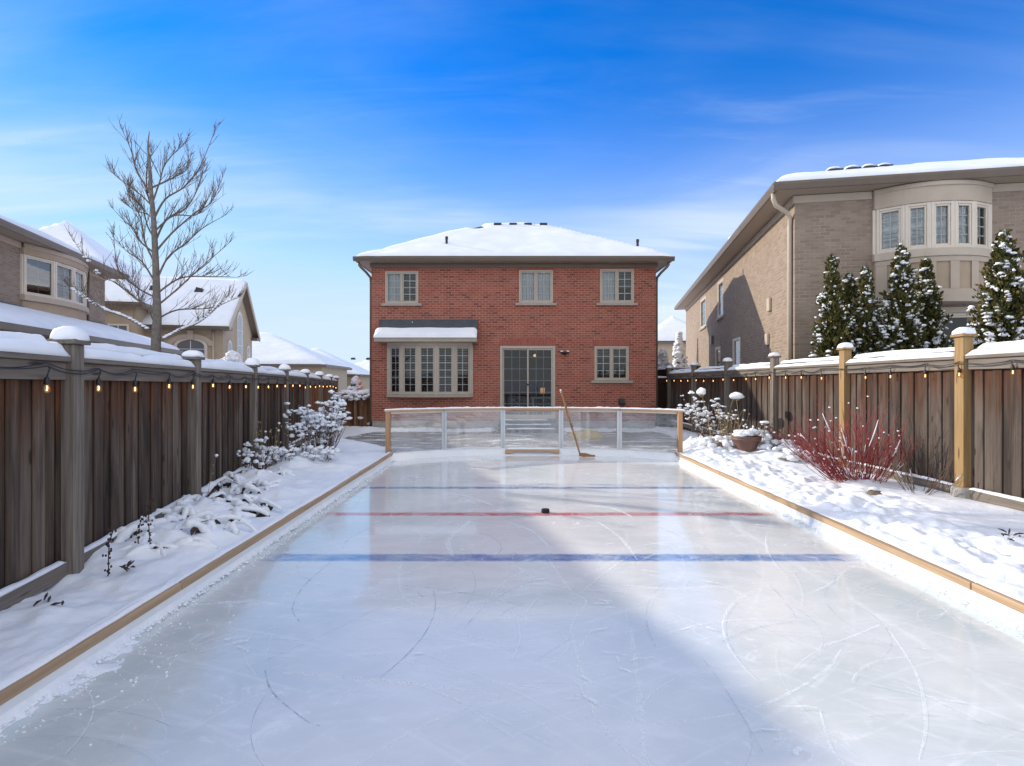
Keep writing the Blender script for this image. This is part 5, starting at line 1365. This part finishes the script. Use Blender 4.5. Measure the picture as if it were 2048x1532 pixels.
# right side
tuft_shrub('hydrangea_shrub','leaning lavender stems thick with frost beside the right glass post','shrub',X_(1430,12.6),12.6,.1,34,.45,1.15,.05,71,lean=Vector((-.55,0,0)),every=.7,mid=.6)
r_=tuft_shrub('hydrangea_shrub','tall stems carrying big snow balls behind the planter','shrub',X_(1440,12.2),12.2,.1,16,.45,1.15,.04,72,stem='straw',every=.6,mid=.3)
def snowhead(label,px,py,Y,rx,rz_,bx_,seed):
    rn=random.Random(seed);p=P(px,py,Y);root=empty('dried_flower',label,'dried flower',(X_(bx_,Y),Y,.1));q=MB();loc=p-Vector(root.location)
    q.tube(cat([Vector((0,0,-.05)),loc*.5+Vector((.02,0,.05)),loc-Vector((0,0,.05))],5),.006,5)
    for i in range(26): 
        d=Vector((rn.gauss(0,.5),rn.gauss(0,.5),-rn.random())).normalized();q.lump(loc+Vector((d.x*rx*.6,d.y*rx*.6,d.z*rz_*.9)),.014,1,.4,rn.random()*30)
    q.build('stem',M['straw'],root,smooth=True);sn=MB();sn.lump(loc,(rx,rx,rz_),3,.22,seed,1.3,flat=.55);sn.build('snow',M['snow_soft'],root,smooth=True)
snowhead('dried hydrangea head under one big round snow cap above the planter',1473,793,11.6,.15,.09,1478,1)
snowhead('double ball of snow on a dried flower left of the planter',1403,785,12.2,.10,.11,1425,2)
snowhead('small flat snow cap on a short stem right of the planter',1530,845,11.0,.10,.035,1520,3)
# planter
pp=P(1493,910,11.15)
pl=empty('planter_pot','round terracotta brown planter half sunk in the right snow bed','planter',(pp.x,11.15,.17))
q=MB();q.lathe([(.14,0),(.19,.10),(.245,.25),(.268,.262),(.285,.275),(.285,.30),(.275,.31),(.288,.32),(.288,.345),(.26,.35),(.25,.30),(.0,.29)],n=40,cap1=False);q.build('pot',m_plain('terracotta resin',(.17,.085,.06),.55,.12,5),pl,smooth=False)
for p_ in pl.children: p_.data.polygons.foreach_set('use_smooth',[True]*len(p_.data.polygons))
q=MB();rn=random.Random(9)
for i in range(16):
    a=rn.uniform(0,6.28);r=.2*math.sqrt(rn.random());q.lump((math.cos(a)*r,math.sin(a)*r,.36+rn.uniform(0,.05)),(.13,.13,.08),3,.35,rn.random()*50,1.8,flat=.6)
q.build('snow',M['snow_soft'],pl,smooth=True)
stalks('ornamental_grass','tuft of straw coloured grass growing from the planter',pp.x+.08,11.15,.42,46,.42,75,'straw',False,.9,.25)
stalks('seed_stalks','fine straw stalks with snowy beads rising behind the planter',pp.x-.15,11.5,.2,22,.85,76,'straw',True,.35,.5)
def mound(label,px,Y,R,seed,z=.24):
    rn=random.Random(seed);root=empty('frosted_clump',label,'dry plant',(X_(px,Y),Y,z));q=MB();sn=MB()
    for i in range(60):
        a=rn.uniform(0,6.28);r=R*rn.random();d=Vector((math.cos(a)*r*1.1,math.sin(a)*r,rn.uniform(.02,.2)));q.tube([d*.3,d],[.006,.003],4,False)
    for i in range(int(26*R/.3)):
        a=rn.uniform(0,6.28);r=R*math.sqrt(rn.random());sn.lump((math.cos(a)*r*1.2,math.sin(a)*r,.05+.16*(1-(r/R)**2)*rn.uniform(.6,1)),(rn.uniform(.05,.10),rn.uniform(.05,.1),rn.uniform(.04,.06)),2,.5,rn.random()*50,2)
    q.build('stem',M['straw'],root,smooth=True);sn.build('snow',M['snow_soft'],root,smooth=True)
mound('snow heaped straw clump left of the planter',1440,11.6,.42,81);mound('snow heaped clump right of the planter by the fence',1560,10.9,.32,82);mound('frosty low clump between the planter and the red shrub',1590,10.0,.30,83,.17)
mound('snowy crown of stems close behind the planter',1510,11.75,.38,84,.36)
# red twig dogwood
def dogwood():
    rn=random.Random(91);Y=7.95;root=empty('red_dogwood_shrub','bright red stemmed bare dogwood fanning out in front of the right fence','shrub',(X_(1712,Y),Y,.14));q=MB();sn=MB()
    for i in range(175):
        fx=rn.uniform(-1,1);bx_=fx*.22+rn.gauss(0,.05)+(.05);by_=rn.gauss(0,.06)
        tall=rn.uniform(.7,1.38)*(1-.2*abs(fx))
        d=Vector((fx*1.05+rn.gauss(0,.15),rn.gauss(0,.30),1.0))
        if rn.random()<.22: d=Vector((-1.15+rn.gauss(0,.25),rn.gauss(0,.25),.75));tall=rn.uniform(1.0,1.45)
        pts=curve_pts(Vector((bx_,by_,-.05)),d,tall,8,Vector((0,0,.30)),rn,.10);r=rn.uniform(.0028,.0048)
        q.tube(pts,[r*(1-.09*j) for j in range(9)],5,False)
        for k in range(rn.randint(2,5)):
            i2=rn.randint(2,7);d2=(pts[i2+1]-pts[i2]).normalized()+Vector((rn.gauss(0,.4),rn.gauss(0,.3),.35));p2=curve_pts(pts[i2],d2,rn.uniform(.15,.42),4,Vector((0,0,.3)),rn,.1)
            q.tube(p2,[.0029,.0026,.0024,.0022,.002],4,False)
            if rn.random()<.09: sn.lump(p2[-1]+Vector((0,0,.008)),(.016,.016,.012),1,.3,rn.random()*40)
        if rn.random()<.14:
            s0=rn.randint(2,5);run=pts[s0:s0+rn.randint(2,4)];sn.tube([p+Vector((0,0,.008)) for p in run],[.004]+[.0085]*(len(run)-2)+[.004],6)
    q.build('stem',M['red_stem'],root,smooth=True);sn.build('snow',M['snow_soft'],root,smooth=True)
dogwood()
rn=random.Random(95);root=empty('bare_bush','small sparse brown bush with thin twigs right of the red dogwood','bush',(X_(1838,7.2),7.2,.14));q=MB()
ends,ap=stems(q,(0,0,-.04),16,1.1,.62,rn,.0045,.05,.16,2,wob=.2);q.build('stem',M['twig_brown'],root,smooth=True)
sn=MB()
for pts in ap:
    if rn.random()<.12: sn.tube([p+Vector((0,0,.006)) for p in pts[2:5]],[.005,.008,.005],5)
sn.build('snow',M['snow_soft'],root,smooth=True)
q=MB();q.lump((0,0,0),(.085,.05,.045),3,.5,3,2.2);o=q.build('stone',m_plain('brown stone',(.22,.17,.12),.9,.3,8,.5),None,smooth=True);o.location=(X_(1748,7.05),7.05,.20);tag(o,'small brown stone lying on the smooth snow near the red dogwood','stone')
q=MB();q.lump((0,0,.055),(.07,.045,.022),2,.3,5);q.build('snow',M['snow_soft'],o,smooth=True)

# snowy conifers far off
def frosted(label,px,Y,tip,basey,w,seed,mat='cedar',frost=1):
    rn=random.Random(seed);b0=P(px,basey,Y);H=P(px,tip,Y).z-b0.z;R=w*Y/F/2;root=empty('snowy_tree',label,'tree',(b0.x,Y,b0.z));fo=MB();sn=MB()
    q=MB();q.tube([(0,0,-.6),(0,0,H*.95)],[.08,.015],6);q.build('trunk',M['twig'],root)
    for i in range(1500):
        u=rn.random();a=rn.uniform(0,6.28);r=R*(1-u)**.7*math.sqrt(rn.random())*(1+.3*math.sin(3*a+u*9));p=Vector((math.cos(a)*r,math.sin(a)*r,u*H));s_=rn.uniform(.05,.12)*Y/14
        d=Vector((rn.gauss(0,1),rn.gauss(0,1),rn.gauss(0,1))).normalized();e=d.orthogonal().normalized();fo.add([p-d*s_*.5,p+e*s_*.35,p+d*s_*.5,p-e*s_*.35],[(0,1,2,3)])
        if rn.random()<.33*frost: sn.lump(p+Vector((0,0,.03)),(s_*.75,s_*.75,s_*.45),1,.5,rn.random()*40)
    fo.build('foliage',M[mat],root);sn.build('snow',M['snow_soft'],root,smooth=True)
frosted('frosted small conifer left of the pair past the brick house',1326,24,702,752,32,101)
frosted('frosted narrow conifer hugging the corner of the tan house',1358,27,668,752,26,102)
frosted('small green shrub tipped with snow behind the cedar gate',712,20,757,800,34,103,frost=.45)
# snowy vine hanging over the gate
rn=random.Random(7);vb=P(722,858,18.55);root=empty('snowy_vine','snow laden vine with one thin stem hanging over the cedar gate','vine',(vb.x,18.55,.02));q=MB();sn=MB()
tpv=P(718,800,18.5)-Vector((vb.x,18.55,.02));q.tube(cat([Vector((.08,0,0)),Vector((.05,0,.5)),tpv,tpv+Vector((-.4,.05,.15))],5),.014,6)
for i in range(90):
    p=tpv+Vector((rn.uniform(-.75,.62),rn.gauss(0,.1),rn.uniform(.02,.24)));s_=rn.uniform(.03,.075);sn.lump(p,(s_*1.2,s_,s_*.7),2,.5,rn.random()*40)
    d=p+Vector((rn.gauss(0,.1),rn.gauss(0,.05),-.06));q.tube([p,d],[.008,.005],4,False)
for p in((-.02,.35),(.3,.15)): sn.lump((p[0],-.02,p[1]),(.11,.05,.05),2,.4,p[1])
q.build('stem',M['twig'],root);sn.build('snow',M['snow_soft'],root,smooth=True)
frosted('frosted round shrub showing over the left fence by the gable house',465,17,706,738,46,104,frost=2)
# ================================================================ light, sky, camera
SD=Vector((1,-.52,-.450)).normalized()
sun=bpy.data.lights.new('sun','SUN');sun.energy=2.25;sun.angle=math.radians(.55);sun.color=(1,.90,.76)
so=bpy.data.objects.new('sun',sun);C.objects.link(so);so.rotation_euler=SD.to_track_quat('-Z','Y').to_euler();so.location=(-20,12,15)
w=bpy.data.worlds.new('World');bpy.context.scene.world=w;w.use_nodes=True;nt=w.node_tree;nt.nodes.clear()
def wn(typ): return nt.nodes.new(typ)
sky=wn('ShaderNodeTexSky');sky.sky_type='NISHITA';sky.sun_disc=False;sky.sun_elevation=math.asin(-SD.z);sky.sun_rotation=math.atan2(-SD.x,-SD.y);sky.altitude=100;sky.air_density=1.0;sky.dust_density=.0;sky.ozone_density=3.0
hs_=wn('ShaderNodeHueSaturation');hs_.inputs['Saturation'].default_value=1.30;tn=wn('ShaderNodeMix');tn.data_type='RGBA';tn.blend_type='MULTIPLY';tn.inputs[0].default_value=1;nt.links.new(sky.outputs[0],tn.inputs[6]);tn.inputs[7].default_value=(.62,.64,.84,1);nt.links.new(tn.outputs[2],hs_.inputs['Color'])
cap=wn('ShaderNodeMix');cap.data_type='RGBA';cap.blend_type='DARKEN';cap.inputs[0].default_value=1;nt.links.new(hs_.outputs[0],cap.inputs[6]);cap.inputs[7].default_value=(.85,2.1,3.6,1)
tc=wn('ShaderNodeTexCoord');sp=wn('ShaderNodeSeparateXYZ');nt.links.new(tc.outputs['Generated'],sp.inputs[0])
def wm(op,a,b=0.,cl_=False):
    m=wn('ShaderNodeMath');m.operation=op;m.use_clamp=cl_
    for v,i in((a,0),(b,1)):
        if hasattr(v,'is_linked'):nt.links.new(v,m.inputs[i])
        else:m.inputs[i].default_value=v
    return m.outputs[0]
zc_=wm('ADD',wm('MAXIMUM',sp.outputs[2],0.),.18)
cx_=wm('DIVIDE',sp.outputs[0],zc_);cy_=wm('DIVIDE',sp.outputs[1],zc_)
cb=wn('ShaderNodeCombineXYZ');nt.links.new(cx_,cb.inputs[0]);nt.links.new(cy_,cb.inputs[1])
def cl(scale,rot,sc,detail,rough,dist,loc=(0,0,0)):
    mp=wn('ShaderNodeMapping');mp.inputs['Scale'].default_value=sc;mp.inputs['Rotation'].default_value=(0,0,rot);mp.inputs['Location'].default_value=loc;nt.links.new(cb.outputs[0],mp.inputs[0])
    n=wn('ShaderNodeTexNoise');n.inputs['Scale'].default_value=scale;n.inputs['Detail'].default_value=detail;n.inputs['Roughness'].default_value=rough;n.inputs['Distortion'].default_value=dist;nt.links.new(mp.outputs[0],n.inputs['Vector']);return n.outputs[0]
def wmr(v,a,b,c,d):
    m=wn('ShaderNodeMapRange');m.interpolation_type='SMOOTHSTEP';nt.links.new(v,m.inputs[0])
    for i,q_ in enumerate((a,b,c,d)):m.inputs[i+1].default_value=q_
    return m.outputs[0]
n1=cl(.9,-.30,(.5,1.7,1),7,.55,.7,(4,3,0));n2=cl(2.2,-.42,(.35,2.0,1),7,.62,.9,(3,1,0));n3=cl(.45,.2,(1,1,1),3,.5,.3,(2.2,9.4,0))
cov=wm('MULTIPLY',wmr(n1,.38,.74,0,.6),wmr(n3,.35,.6,.15,1));cov=wm('ADD',cov,wm('MULTIPLY',wmr(n2,.5,.78,0,.35),wmr(n3,.35,.65,.2,1)),True)
hzn=wmr(sp.outputs[2],0.02,.50,.80,0.)
cov=wm('ADD',wm('MULTIPLY',cov,.75),hzn,True)
mx=wn('ShaderNodeMix');mx.data_type='RGBA';nt.links.new(cov,mx.inputs[0]);nt.links.new(cap.outputs[2],mx.inputs[6]);mx.inputs[7].default_value=(2.6,3.0,3.65,1)
bk_=wmr(sp.outputs[1],.60,-.05,0.,.76);mb_=wn('ShaderNodeMix');mb_.data_type='RGBA';nt.links.new(bk_,mb_.inputs[0]);nt.links.new(mx.outputs[2],mb_.inputs[6]);mb_.inputs[7].default_value=(4.2,4.25,4.3,1)  # unseen white cloud bank added overhead and behind the camera to whiten the shade
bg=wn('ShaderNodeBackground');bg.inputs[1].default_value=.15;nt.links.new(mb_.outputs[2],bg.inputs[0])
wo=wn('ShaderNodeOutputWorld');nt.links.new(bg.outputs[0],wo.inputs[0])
sc=bpy.context.scene
cam=bpy.data.cameras.new('camera');cam.sensor_width=36;cam.lens=36*F/2048;cam.shift_x=(1024-CX)/2048;cam.shift_y=-(766-CY)/2048*1.0
cam.clip_end=3000;cam.clip_start=.05
co=bpy.data.objects.new('camera',cam);C.objects.link(co);co.location=(0,0,CAMZ);co.rotation_euler=(PI/2,0,0);sc.camera=co
sc.render.engine='CYCLES';sc.cycles.use_denoising=True;sc.cycles.max_bounces=8;sc.cycles.transparent_max_bounces=24;sc.cycles.diffuse_bounces=4;sc.cycles.glossy_bounces=4
sc.cycles.sample_clamp_indirect=6;sc.cycles.caustics_reflective=False;sc.cycles.caustics_refractive=False
sc.view_settings.view_transform='Standard';sc.view_settings.look='None';sc.view_settings.exposure=1.03;sc.view_settings.gamma=1
